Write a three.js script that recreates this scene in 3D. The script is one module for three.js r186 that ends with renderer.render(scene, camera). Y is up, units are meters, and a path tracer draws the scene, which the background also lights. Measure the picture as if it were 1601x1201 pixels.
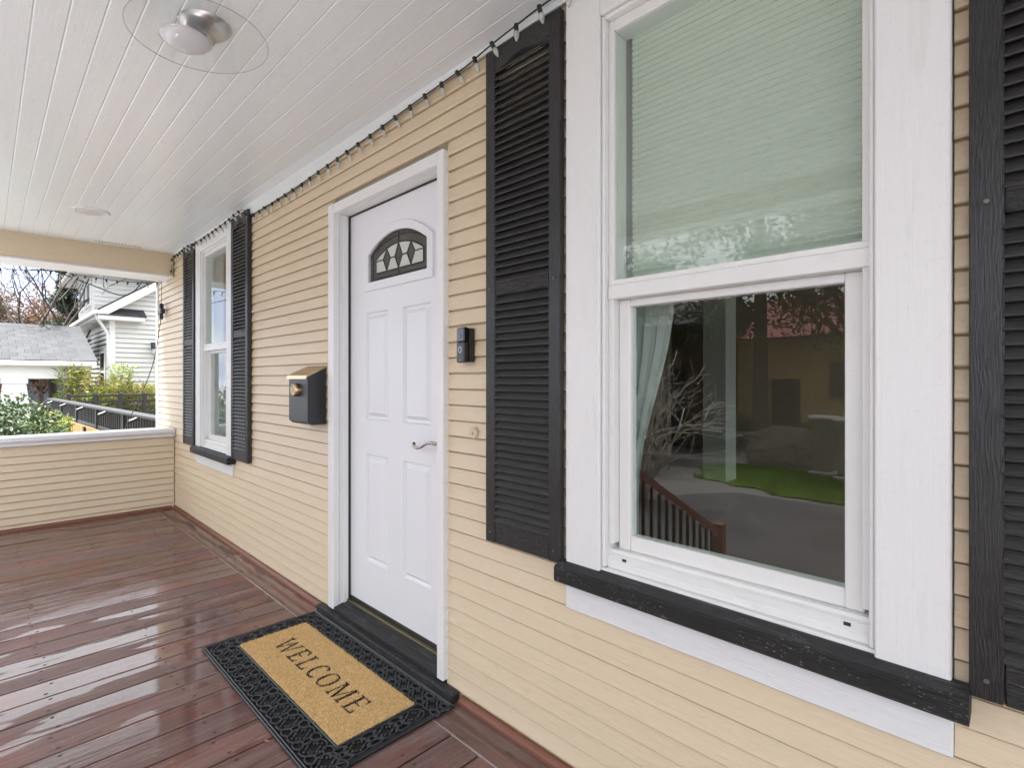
import * as THREE from 'three';
import { mergeGeometries } from 'three/addons/utils/BufferGeometryUtils.js';
import { FontLoader } from 'three/addons/loaders/FontLoader.js';
import { TextGeometry } from 'three/addons/geometries/TextGeometry.js';

// ------------------------------------------------------------------ camera, sky, sun, exposure
const scene = new THREE.Scene();
const F = 816, CX = 800.5, HY = 593, YAW = Math.atan2(824.5, F);       // lens in photo pixels, horizon row, angle to the wall
const EYE = new THREE.Vector3(0, 1.28, 1.35);                          // the wall is z = 0, the porch is z > 0, the porch floor is y = 0
const camera = new THREE.PerspectiveCamera(2 * Math.atan(600.5 / F) * 180 / Math.PI, 1601 / 1201, 0.05, 400);
camera.position.copy(EYE);
camera.lookAt(EYE.x - Math.cos(YAW), EYE.y, EYE.z - Math.sin(YAW));
camera.setViewOffset(1601, 1201, 0, 600.5 - HY, 1601, 1201);
camera.updateMatrixWorld();

let seed = 7;
const rnd = () => { seed |= 0; seed = seed + 0x6D2B79F5 | 0; let t = Math.imul(seed ^ seed >>> 15, 1 | seed); t = t + Math.imul(t ^ t >>> 7, 61 | t) ^ t; return ((t ^ t >>> 14) >>> 0) / 4294967296; };
const rr = (a, b) => a + (b - a) * rnd();
const clamp = (v, a = 0, b = 1) => Math.min(b, Math.max(a, v));
const lerp = (a, b, t) => a + (b - a) * t;
const smooth = (a, b, v) => { const t = clamp((v - a) / (b - a)); return t * t * (3 - 2 * t); };
const hash = (x, y, s) => { let h = Math.imul(x | 0, 374761393) + Math.imul(y | 0, 668265263) + Math.imul(s | 0, 2147483629); h = Math.imul(h ^ h >>> 13, 1274126177); return ((h ^ h >>> 16) >>> 0) / 4294967296; };
function vnoise(x, y, px, py, s) {                                     // periodic value noise
  const xi = Math.floor(x), yi = Math.floor(y), fx = x - xi, fy = y - yi, u = fx * fx * (3 - 2 * fx), v = fy * fy * (3 - 2 * fy);
  const m = (a, p) => ((a % p) + p) % p;
  return lerp(lerp(hash(m(xi, px), m(yi, py), s), hash(m(xi + 1, px), m(yi, py), s), u), lerp(hash(m(xi, px), m(yi + 1, py), s), hash(m(xi + 1, px), m(yi + 1, py), s), u), v);
}
function fbm(u, v, fx, fy, oct, s) {                                   // u, v in 0..1, fx, fy cells over the tile
  let a = 0.5, t = 0, n = 0;
  for (let o = 0; o < oct; o++) { t += a * vnoise(u * fx, v * fy, fx, fy, s + o * 17); n += a; a *= 0.5; fx *= 2; fy *= 2; }
  return t / n;
}

const SUN = new THREE.Vector3(-0.25, 0.90, 0.28).normalize();          // veiled sun high over the front yard
{
  const w = 1024, h = 512, data = new Float32Array(w * h * 4);
  for (let j = 0; j < h; j++) for (let i = 0; i < w; i++) {
    const el = (j + 0.5) / h * Math.PI - Math.PI / 2, s = Math.max(0, Math.sin(el));
    const f = fbm(i / w, j / h, 10, 8, 5, 8), c = smooth(0.36, 0.54, f + 0.34 * smooth(0.12, 0.26, s));   // broken cloud over pale blue
    const blue = [0.27 - 0.06 * s, 0.36 - 0.05 * s, 0.62], k = 1.0 + 0.25 * fbm(i / w, j / h, 24, 16, 3, 9);
    for (let q = 0; q < 3; q++) data[(j * w + i) * 4 + q] = 0.50 * lerp(blue[q], [0.97, 1.01, 1.06][q] * k, c);
    data[(j * w + i) * 4 + 3] = 1;
  }
  const sky = new THREE.DataTexture(data, w, h, THREE.RGBAFormat, THREE.FloatType);
  sky.mapping = THREE.EquirectangularReflectionMapping; sky.magFilter = THREE.LinearFilter; sky.needsUpdate = true;
  scene.background = sky; scene.environment = sky;
}
const sun = new THREE.DirectionalLight(new THREE.Color(1, 0.99, 0.975), 5.0);
sun.position.copy(SUN).multiplyScalar(40); sun.castShadow = true; sun.shadow.radius = 22; sun.shadow.mapSize.set(2048, 2048);
Object.assign(sun.shadow.camera, { left: -35, right: 35, top: 35, bottom: -35, near: 1, far: 110 });
scene.add(sun, sun.target);
const renderer = new THREE.WebGLRenderer({ antialias: true });
renderer.shadowMap.enabled = true;
renderer.toneMapping = THREE.LinearToneMapping;
renderer.toneMappingExposure = 5.25;

// ------------------------------------------------------------------ from photo pixels to places on a known plane
const fwd = [-Math.cos(YAW), -Math.sin(YAW)], rgt = [Math.sin(YAW), -Math.cos(YAW)];
const ray = (px, py) => { const u = (px - CX) / F, v = (HY - py) / F; return [fwd[0] + u * rgt[0], v, fwd[1] + u * rgt[1]]; };
const onX = (px, py, x) => { const r = ray(px, py), t = (x - EYE.x) / r[0]; return [x, EYE.y + r[1] * t, EYE.z + r[2] * t]; };

// ------------------------------------------------------------------ helpers
const names = {};
const numbered = (n) => { const k = names[n] = (names[n] ?? -1) + 1; return k ? n + '_' + String(k).padStart(3, '0') : n; };
function mesh(name, geo, mat, parent) { const m = new THREE.Mesh(geo, mat); m.name = parent && parent !== scene ? name : numbered(name); m.castShadow = m.receiveShadow = true; (parent || scene).add(m); return m; }
function group(name, parent) { const g = new THREE.Group(); g.name = parent ? name : numbered(name); (parent || scene).add(g); return g; }
function tag(o, label, category, grp) { o.userData.label = label; if (category) o.userData.category = category; if (grp) o.userData.group = grp; return o; }
function kind(o, k) { o.userData.kind = k; return o; }

function fromTris(tris, uvs) {                                         // flat-shaded triangles
  const g = new THREE.BufferGeometry();
  g.setAttribute('position', new THREE.Float32BufferAttribute(tris, 3));
  g.setAttribute('uv', new THREE.Float32BufferAttribute(uvs, 2));
  g.computeVertexNormals();
  return g;
}
// box with chamfered edges; uv in metres, u along the longest side
function cbox(x0, x1, y0, y1, z0, z1, c = 0.002, off = 0) {
  const lo = [x0, y0, z0], hi = [x1, y1, z1], size = [x1 - x0, y1 - y0, z1 - z0], long = size.indexOf(Math.max(...size));
  c = Math.min(c, size[0] * 0.45, size[1] * 0.45, size[2] * 0.45);
  const P = (s, ax) => [0, 1, 2].map((k) => (s[k] > 0 ? hi[k] : lo[k]) - (k === ax ? 0 : s[k] * c));
  const mid = [0, 1, 2].map((k) => (lo[k] + hi[k]) / 2), tr = [], uv = [];
  const face = (pts) => {
    const a = new THREE.Vector3(...pts[0]), n = new THREE.Vector3(...pts[1]).sub(a).cross(new THREE.Vector3(...pts[2]).sub(a));
    const ctr = [0, 1, 2].map((k) => pts.reduce((t, p) => t + p[k], 0) / pts.length - mid[k]);
    if (n.x * ctr[0] + n.y * ctr[1] + n.z * ctr[2] < 0) pts = pts.slice().reverse();
    const ab = [Math.abs(n.x), Math.abs(n.y), Math.abs(n.z)], ax = ab.indexOf(Math.max(...ab));
    const pl = [0, 1, 2].filter((k) => k !== ax), ua = pl.includes(long) ? long : pl[0], va = pl.find((k) => k !== ua);
    for (let k = 1; k + 1 < pts.length; k++) for (const p of [pts[0], pts[k], pts[k + 1]]) { tr.push(...p); uv.push(p[ua] + off, p[va] + off * 0.618); }
  };
  const S = [-1, 1];
  for (let ax = 0; ax < 3; ax++) { const [b, d] = [0, 1, 2].filter((k) => k !== ax); for (const s of S) face([[-1, -1], [1, -1], [1, 1], [-1, 1]].map(([p, q]) => { const v = []; v[ax] = s; v[b] = p; v[d] = q; return P(v, ax); })); }
  for (let ax = 0; ax < 3; ax++) { const [b, d] = [0, 1, 2].filter((k) => k !== ax); for (const p of S) for (const q of S) { const m = (s) => { const v = []; v[ax] = s; v[b] = p; v[d] = q; return v; }; face([P(m(-1), b), P(m(1), b), P(m(1), d), P(m(-1), d)]); } }
  for (const a of S) for (const b of S) for (const d of S) face([P([a, b, d], 0), P([a, b, d], 1), P([a, b, d], 2)]);
  return fromTris(tr, uv);
}
// prism: a profile extruded along an axis. axis x: profile (z, y); axis z: profile (x, y); axis y: profile (x, z)
function prism(profile, axis, a, b, off = 0) {
  const at = (p, t) => axis === 'x' ? [t, p[1], p[0]] : axis === 'z' ? [p[0], p[1], t] : [p[0], t, p[1]];
  const tr = [], uv = [], n = profile.length, area = profile.reduce((s, p, i) => { const q = profile[(i + 1) % n]; return s + p[0] * q[1] - q[0] * p[1]; }, 0);
  const flip = (axis === 'z') === (area < 0);
  const push = (pts, uvs) => { const o = flip ? [0, 2, 1] : [0, 1, 2]; for (const k of o) { tr.push(...pts[k]); uv.push(...uvs[k]); } };
  let len = 0;
  for (let i = 0; i < n; i++) {
    const p = profile[i], q = profile[(i + 1) % n], l = Math.hypot(p[0] - q[0], p[1] - q[1]);
    const A = at(p, a), B = at(q, a), C = at(q, b), D = at(p, b), ua = [a + off, len + off * 0.618], ub = [a + off, len + l + off * 0.618], uc = [b + off, len + l + off * 0.618], ud = [b + off, len + off * 0.618];
    push([A, B, C], [ua, ub, uc]); push([A, C, D], [ua, uc, ud]); len += l;
  }
  const t2 = THREE.ShapeUtils.triangulateShape(profile.map((p) => new THREE.Vector2(...p)), []);
  for (const [i, j, k] of t2) { const w = area < 0; const o = w ? [i, k, j] : [i, j, k];
    push(o.map((q) => at(profile[q], a)).reverse(), o.map((q) => profile[q]).reverse()); push(o.map((q) => at(profile[q], b)), o.map((q) => profile[q])); }
  return fromTris(tr, uv);
}
// concentric rectangles in the x-y plane at given depths, closed at the centre
function ringPanel(x0, x1, y0, y1, rings) {
  const tr = [], uv = [], R = rings.map(([i, z]) => [[x0 + i, y0 + i, z], [x1 - i, y0 + i, z], [x1 - i, y1 - i, z], [x0 + i, y1 - i, z]]);
  const tri = (...p) => p.forEach((q) => { tr.push(...q); uv.push(q[0], q[1]); });
  for (let r = 0; r + 1 < R.length; r++) for (let k = 0; k < 4; k++) { const l = (k + 1) % 4; tri(R[r][k], R[r][l], R[r + 1][l]); tri(R[r][k], R[r + 1][l], R[r + 1][k]); }
  const e = R[R.length - 1]; tri(e[0], e[1], e[2]); tri(e[0], e[2], e[3]);
  return fromTris(tr, uv);
}
const merge = (list) => mergeGeometries(list.map((g) => { const n = g.index ? g.toNonIndexed() : g; for (const k of Object.keys(n.attributes)) if (!['position', 'normal', 'uv'].includes(k)) n.deleteAttribute(k); return n; }));
const V = (x, y, z) => new THREE.Vector3(x, y, z);
const tube = (pts, r, seg = 24, rad = 6) => new THREE.TubeGeometry(new THREE.CatmullRomCurve3(pts.map((p) => V(...p))), seg, r, rad);
function bar(a, b, r0, r1 = r0, rad = 6) {                             // tapered round bar
  const A = V(...a), B = V(...b), d = B.clone().sub(A), g = new THREE.CylinderGeometry(r1, r0, d.length(), rad, 1);
  g.applyQuaternion(new THREE.Quaternion().setFromUnitVectors(V(0, 1, 0), d.normalize())); g.translate(...A.add(B).multiplyScalar(0.5).toArray()); return g;
}

function texture(w, h, fn, srgb = false) {
  const d = new Uint8Array(w * h * 4);
  for (let j = 0; j < h; j++) for (let i = 0; i < w; i++) { const c = fn(i / w, j / h, i, j), o = (j * w + i) * 4; if (typeof c === 'number') d[o] = d[o + 1] = d[o + 2] = clamp(c) * 255; else for (let k = 0; k < 3; k++) d[o + k] = clamp(c[k]) * 255; d[o + 3] = 255; }
  const t = new THREE.DataTexture(d, w, h); t.wrapS = t.wrapT = THREE.RepeatWrapping; t.magFilter = THREE.LinearFilter; t.minFilter = THREE.LinearMipmapLinearFilter; t.generateMipmaps = true;
  if (srgb) t.colorSpace = THREE.SRGBColorSpace; t.needsUpdate = true; return t;
}
const scaled = (t, u, v) => { const c = t.clone(); c.repeat.set(1 / u, 1 / v); c.needsUpdate = true; return c; };   // tile size in metres
const std = (o) => new THREE.MeshStandardMaterial(o), phy = (o) => new THREE.MeshPhysicalMaterial(o);
const lin = (r, g, b) => new THREE.Color().setRGB(r, g, b);

// ------------------------------------------------------------------ textures
const tBrush = texture(512, 512, (u, v) => 0.6 * fbm(u, v, 6, 90, 3, 11) + 0.4 * fbm(u, v, 24, 24, 3, 12));      // brush strokes along u
const tTone = texture(512, 512, (u, v) => { const a = fbm(u, v, 3, 8, 4, 21), b = fbm(u, v, 60, 120, 2, 22); const k = 0.94 + 0.055 * (a - 0.5) + 0.05 * (b - 0.5) - (fbm(u, v, 40, 40, 2, 23) > 0.80 ? 0.04 : 0); return [k, k, k * 0.995]; });
const tDirt = texture(1024, 1024, (u, v) => { const st = smooth(0.63, 0.78, fbm(u, v, 10, 60, 4, 31)) * smooth(0.5, 0.75, fbm(u, v, 5, 5, 3, 32)); const sp = fbm(u, v, 130, 130, 2, 33) > 0.80 ? 0.3 : 0; const k = 0.97 + 0.05 * (fbm(u, v, 5, 5, 4, 34) - 0.5); const d = Math.max(st * 0.05, sp * 0.10); return [k * (1 - d), k * (1 - d * 1.08), k * (1 - d * 1.2)]; });
function grainHeight(u, v, s, fig) {                                  // raised oak-like grain along u, figure opens into arches
  const bend = fbm(u, v, 3, 3, 3, s) * fig, a = v * 26 + bend * 9;
  const ring = 0.5 + 0.5 * Math.sin(a * 6.2832), pores = fbm(u, v, 20, 260, 2, s + 5);
  return clamp(0.35 * ring + 0.65 * smooth(0.35, 0.7, pores));
}
const gA = (u, v) => grainHeight(u, v, 41, 0.6), gB = (u, v) => grainHeight(u, v, 47, 2.0);
const tGrain = texture(1024, 512, gA), tGrainFig = texture(1024, 512, gB);
const tGrainCol = texture(1024, 512, (u, v) => { const k = 0.55 + 0.45 * gA(u, v) + 0.25 * (fbm(u, v, 4, 4, 3, 50) - 0.5); return [k, k, k]; });
const tGrainFigCol = texture(1024, 512, (u, v) => { const k = 0.4 + 0.6 * gB(u, v); return [k, k, k]; });
const tSillCol = texture(1024, 512, (u, v) => {                       // worn black paint: grey rubbed grain and white chips
  const g = fbm(u, v, 12, 120, 3, 61), worn = smooth(0.5, 0.75, fbm(u, v, 7, 10, 3, 62)), chip = fbm(u, v, 90, 130, 2, 63) > 0.79 && fbm(u, v, 8, 8, 2, 64) > 0.5;
  const k = 0.12 + 0.10 * g + 0.16 * worn * smooth(0.45, 0.7, g); return chip ? [0.62, 0.6, 0.57] : [k, k, k * 1.02];
}, true);
const deckFn = (u, v) => {                                            // u along the boards, 2.4 m; v across, 2.4 m
  const g = fbm(u, v, 6, 260, 3, 71), s = fbm(u, v, 4, 60, 3, 72), p = fbm(u, v, 8, 18, 4, 73), worn = smooth(0.55, 0.72, fbm(u, v, 9, 34, 4, 74)), knot = 0.5 * smooth(0.74, 0.84, fbm(u, v, 26, 90, 3, 75));
  let c = [lerp(0.47, 0.57, s), lerp(0.335, 0.405, s), lerp(0.305, 0.38, s)];
  const red = smooth(0.5, 0.72, p); c = [c[0] + 0.05 * red, c[1] - 0.03 * red, c[2] - 0.05 * red];
  const k = 0.88 + 0.3 * (g - 0.5), m = (c[0] + c[1] + c[2]) / 3; c = c.map((x) => lerp(x, m, 0.22) * k);
  c = [lerp(c[0], 0.47, worn * 0.45), lerp(c[1], 0.40, worn * 0.45), lerp(c[2], 0.38, worn * 0.45)];
  const fl = fbm(u, v, 300, 300, 1, 76) > 0.93 ? 0.25 : 0;
  return c.map((x) => x * (1 - 0.45 * knot) + fl * 0.4);
};
const tDeck = texture(1024, 2048, deckFn, true);
const tDeckRough = texture(1024, 2048, (u, v) => { const film = smooth(0.482, 0.515, 0.6 * fbm(u, v, 5, 30, 4, 81) + 0.4 * fbm(u, v, 4, 6, 2, 82)); return lerp(0.56, 0.05, film) + 0.07 * (fbm(u, v, 30, 300, 2, 83) - 0.5); });
const tDeckBump = texture(1024, 1024, (u, v) => 0.7 * fbm(u, v, 8, 200, 3, 85) + 0.3 * fbm(u, v, 60, 60, 2, 86));
const tFine = texture(512, 512, (u, v) => fbm(u, v, 64, 64, 4, 91));
const tAsphalt = texture(1024, 1024, (u, v) => { const k = 0.75 + 0.55 * (fbm(u, v, 6, 6, 5, 95) - 0.5) + 0.5 * (fbm(u, v, 256, 256, 2, 96) - 0.5); return [k, k, k * 1.02]; });
const tGrass = texture(1024, 1024, (u, v) => { const k = 0.6 + 0.6 * fbm(u, v, 90, 90, 4, 97), y = fbm(u, v, 6, 6, 3, 98); return [k * (0.75 + 0.4 * y), k, k * 0.5]; });
const tBark = texture(512, 512, (u, v) => { const k = 0.45 + 0.75 * fbm(u, v, 40, 8, 4, 99); return [k, k * 0.97, k * 0.92]; });
const tShingle = texture(512, 512, (u, v) => { const k = 0.7 + 0.6 * (fbm(u, v, 128, 128, 2, 101) - 0.5) + 0.4 * (fbm(u, v, 14, 10, 2, 102) - 0.5); return [k, k, k * 1.02]; });

// ------------------------------------------------------------------ materials
const M = {};
M.siding = std({ color: lin(0.72, 0.595, 0.430), map: scaled(tTone, 1.6, 0.6), bumpMap: scaled(tBrush, 0.9, 0.35), bumpScale: 0.0011, roughness: 0.48 });
M.sidingB = std({ color: lin(0.728, 0.602, 0.437), map: scaled(tTone, 1.3, 0.5), bumpMap: scaled(tBrush, 0.8, 0.3), bumpScale: 0.0011, roughness: 0.5 });
M.sidingC = std({ color: lin(0.712, 0.588, 0.423), map: scaled(tTone, 1.9, 0.7), bumpMap: scaled(tBrush, 1.0, 0.3), bumpScale: 0.0012, roughness: 0.46 });
M.white = std({ color: lin(0.80, 0.80, 0.80), map: scaled(tDirt, 1.7, 1.3), bumpMap: scaled(tBrush, 0.7, 0.25), bumpScale: 0.0012, roughness: 0.42 });
M.whiteFresh = std({ color: lin(0.80, 0.81, 0.83), map: scaled(tTone, 1.2, 0.7), bumpMap: scaled(tBrush, 0.6, 0.3), bumpScale: 0.0012, roughness: 0.4 });
M.vinyl = std({ color: lin(0.80, 0.80, 0.79), map: scaled(tDirt, 0.8, 0.8), roughness: 0.35 });
M.ceiling = std({ color: lin(0.785, 0.82, 0.845), map: scaled(tTone, 2.2, 0.5), bumpMap: scaled(tBrush, 1.2, 0.3), bumpScale: 0.0004, roughness: 0.27 });
M.door = std({ color: lin(0.78, 0.79, 0.82), bumpMap: scaled(tFine, 0.5, 0.5), bumpScale: 0.0004, roughness: 0.38 });
M.black = std({ color: lin(0.036, 0.036, 0.038), map: scaled(tGrainCol, 0.5, 0.16), bumpMap: scaled(tGrain, 0.5, 0.16), bumpScale: 0.0019, roughness: 0.31 });
M.blackB = std({ color: lin(0.040, 0.040, 0.041), map: scaled(tGrainFigCol, 0.42, 0.2), bumpMap: scaled(tGrainFig, 0.42, 0.2), bumpScale: 0.0020, roughness: 0.42 });
M.slat = std({ color: lin(0.042, 0.041, 0.041), map: scaled(tGrainCol, 0.4, 0.12), bumpMap: scaled(tGrain, 0.4, 0.12), bumpScale: 0.0008, roughness: 0.45 });
M.slatB = std({ color: lin(0.038, 0.037, 0.037), map: scaled(tGrainFigCol, 0.6, 0.15), bumpMap: scaled(tGrainFig, 0.6, 0.15), bumpScale: 0.0008, roughness: 0.45 });
M.sill = std({ color: lin(0.75, 0.75, 0.76), map: scaled(tSillCol, 0.7, 0.25), bumpMap: scaled(tGrain, 0.5, 0.12), bumpScale: 0.0016, roughness: 0.6 });
M.deck = [0, 1, 2, 3].map((k) => std({ color: [lin(1, 1, 1), lin(0.9, 0.86, 0.84), lin(1.06, 1.0, 0.98), lin(0.95, 0.97, 1.0)][k], map: scaled(tDeck, 2.4, 2.4), roughnessMap: scaled(tDeckRough, 2.4, 2.4), bumpMap: scaled(tDeckBump, 1.6, 0.8), bumpScale: 0.0004, roughness: 1 }));
M.stain = std({ color: lin(0.20, 0.075, 0.045), map: scaled(tTone, 0.6, 0.2), bumpMap: scaled(tBrush, 0.5, 0.1), bumpScale: 0.0008, roughness: 0.4 });
M.glass = phy({ color: lin(0.86, 0.94, 0.89), transmission: 1, thickness: 0, roughness: 0, ior: 1.72 });
M.clear = phy({ color: lin(0.985, 0.99, 0.985), transmission: 1, thickness: 0, roughness: 0.02, ior: 1.3 });
M.blind = std({ color: lin(0.66, 0.68, 0.63), map: scaled(tTone, 0.5, 0.3), roughness: 0.85 });
M.curtain = phy({ color: lin(0.70, 0.74, 0.72), transmission: 0.4, thickness: 0, roughness: 0.95 });
M.brass = std({ color: lin(0.62, 0.48, 0.30), metalness: 1, roughness: 0.28, bumpMap: scaled(tBrush, 0.2, 0.1), bumpScale: 0.0003 });
M.bronze = std({ color: lin(0.16, 0.14, 0.09), metalness: 0.8, roughness: 0.5 });
M.nickel = std({ color: lin(0.50, 0.46, 0.41), metalness: 1, roughness: 0.25 });
M.chrome = std({ color: lin(0.62, 0.62, 0.62), metalness: 1, roughness: 0.28 });
M.boxBlack = std({ color: lin(0.030, 0.031, 0.035), bumpMap: scaled(tFine, 0.12, 0.12), bumpScale: 0.0003, roughness: 0.38 });
M.plastic = std({ color: lin(0.022, 0.019, 0.018), roughness: 0.35 });
M.plasticGloss = std({ color: lin(0.010, 0.009, 0.009), roughness: 0.12 });
M.greyPrint = std({ color: lin(0.30, 0.30, 0.31), roughness: 0.4 });
M.rubber = std({ color: lin(0.026, 0.029, 0.034), bumpMap: scaled(tFine, 0.2, 0.2), bumpScale: 0.0004, roughness: 0.38 });
M.latticeShade = std({ color: lin(0.006, 0.006, 0.007), roughness: 0.85 });  // near black in place of the shaded floor within the lattice holes
M.wire = std({ color: lin(0.012, 0.018, 0.013), roughness: 0.5 });
M.bulb = phy({ color: lin(0.80, 0.80, 0.76), transmission: 0.55, thickness: 0, roughness: 0.25 });
M.frost = phy({ color: lin(0.70, 0.71, 0.74), roughness: 0.10, transmission: 0.2, thickness: 0 });
M.screw = std({ color: lin(0.18, 0.17, 0.16), metalness: 0.8, roughness: 0.4 });
M.dark = std({ color: lin(0.03, 0.028, 0.026), roughness: 0.7 });
M.reflectPaleGlass = phy({ color: lin(0.62, 0.66, 0.60), roughness: 0.18, transmission: 0.15, thickness: 0 });  // clear door panes with their bright reflection put into the colour
M.greyGlass = std({ color: lin(0.11, 0.105, 0.095), bumpMap: scaled(tFine, 0.06, 0.06), bumpScale: 0.0025, roughness: 0.16 });
M.lead = std({ color: lin(0.05, 0.05, 0.05), metalness: 0.6, roughness: 0.45 });
M.roomWall = std({ color: lin(0.40, 0.33, 0.25), map: scaled(tTone, 2, 2), roughness: 0.8 });
M.roomPale = std({ color: lin(0.62, 0.64, 0.60), map: scaled(tTone, 2, 2), roughness: 0.8 });
M.roomFloor = std({ color: lin(0.16, 0.10, 0.065), map: scaled(tTone, 1, 1), roughness: 0.4 });
M.soil = std({ color: lin(0.15, 0.145, 0.13), map: scaled(tAsphalt, 4, 4), roughness: 0.95 });
M.asphalt = std({ color: lin(0.062, 0.060, 0.063), map: scaled(tAsphalt, 3.1, 3.1), bumpMap: scaled(tFine, 0.5, 0.5), bumpScale: 0.004, roughness: 0.85 });
M.concrete = std({ color: lin(0.46, 0.46, 0.46), map: scaled(tAsphalt, 2.2, 2.2), roughness: 0.85 });
M.grass = std({ color: lin(0.14, 0.25, 0.04), map: scaled(tGrass, 2.3, 2.3), bumpMap: scaled(tFine, 0.4, 0.4), bumpScale: 0.02, roughness: 0.95 });
M.nWhite = std({ color: lin(0.60, 0.595, 0.57), map: scaled(tTone, 3, 1.5), roughness: 0.6 });
M.nTrim = std({ color: lin(0.68, 0.68, 0.66), roughness: 0.5 });
M.shingle = std({ color: lin(0.044, 0.045, 0.048), map: scaled(tShingle, 1.3, 1.3), roughness: 0.9 });
M.shingleB = std({ color: lin(0.035, 0.036, 0.039), map: scaled(tShingle, 1.1, 1.1), roughness: 0.9 });
M.darkRoof = std({ color: lin(0.06, 0.058, 0.058), map: scaled(tShingle, 1.3, 1.3), roughness: 0.9 });
M.deckBlack = std({ color: lin(0.016, 0.016, 0.018), map: scaled(tGrainCol, 1, 0.3), roughness: 0.5 });
M.cedar = std({ color: lin(0.42, 0.22, 0.065), map: scaled(tGrainCol, 1.1, 0.4), roughness: 0.6 });
M.slate = std({ color: lin(0.10, 0.115, 0.15), roughness: 0.7 });
M.tan = std({ color: lin(0.70, 0.49, 0.21), map: scaled(tTone, 3, 3), roughness: 0.7 });
M.redRoof = std({ color: lin(0.22, 0.035, 0.03), map: scaled(tShingle, 1.3, 1.3), roughness: 0.85 });
M.stone = std({ color: lin(0.20, 0.165, 0.13), map: scaled(tAsphalt, 1.3, 1.3), bumpMap: scaled(tFine, 1, 1), bumpScale: 0.03, roughness: 0.9 });
M.barkGrey = std({ color: lin(0.10, 0.085, 0.07), map: scaled(tBark, 0.6, 0.9), roughness: 0.95 });
M.barkPale = std({ color: lin(0.38, 0.34, 0.28), roughness: 0.9 });
M.barkBrown = std({ color: lin(0.12, 0.09, 0.07), map: scaled(tBark, 0.6, 0.9), roughness: 0.95 });
const leafMat = (c) => phy({ color: lin(...c), vertexColors: true, roughness: 0.85, transmission: 0.3, thickness: 0 });
M.leafBrown = leafMat([0.16, 0.09, 0.05]); M.leafDark = leafMat([0.035, 0.06, 0.03]); M.leafCamellia = leafMat([0.045, 0.085, 0.024]); M.leafLime = leafMat([0.20, 0.25, 0.03]); M.leafYellow = leafMat([0.26, 0.235, 0.045]); M.leafPine = leafMat([0.05, 0.075, 0.035]);
M.pink = std({ color: lin(0.50, 0.26, 0.24), roughness: 0.7 });
M.dryLeaf = std({ color: lin(0.42, 0.16, 0.05), roughness: 0.6 });

// ------------------------------------------------------------------ ground and yard
const GY = -1.0;                                                       // the yard lies a metre below the porch floor
function sheet(name, pts, y, mat) { const s = new THREE.Shape(pts.map(([x, z]) => new THREE.Vector2(x, -z))); const g = new THREE.ShapeGeometry(s); g.rotateX(-Math.PI / 2); g.translate(0, y, 0); return kind(mesh(name, g, mat), 'structure'); }
sheet('ground', [[-160, -160], [160, -160], [160, 160], [-160, 160]], GY - 0.01, M.soil);
sheet('driveway', [[-30, 6.2], [-6.2, 6.4], [-4.2, 9.2], [8, 8.9], [30, 9.0], [30, 3.6], [-30, 3.9]].reverse(), GY + 0.004, M.asphalt);
sheet('lawn', Array.from({ length: 60 }, (_, k) => { const a = -k / 60 * 6.2832, r = 0.97 + 0.06 * Math.sin(a * 7) + 0.05 * Math.sin(a * 17); return [-3.0 + Math.cos(a) * r * 2.9, 11.5 + Math.sin(a) * r * 2.0]; }), GY + 0.02, M.grass);
sheet('added_bounce_paving', [[-14, 4.3], [-14, 2.2], [8, 2.2], [8, 4.3]].reverse(), GY + 0.008, M.concrete);  // unseen pale concrete, added to bounce daylight up into the porch

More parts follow.
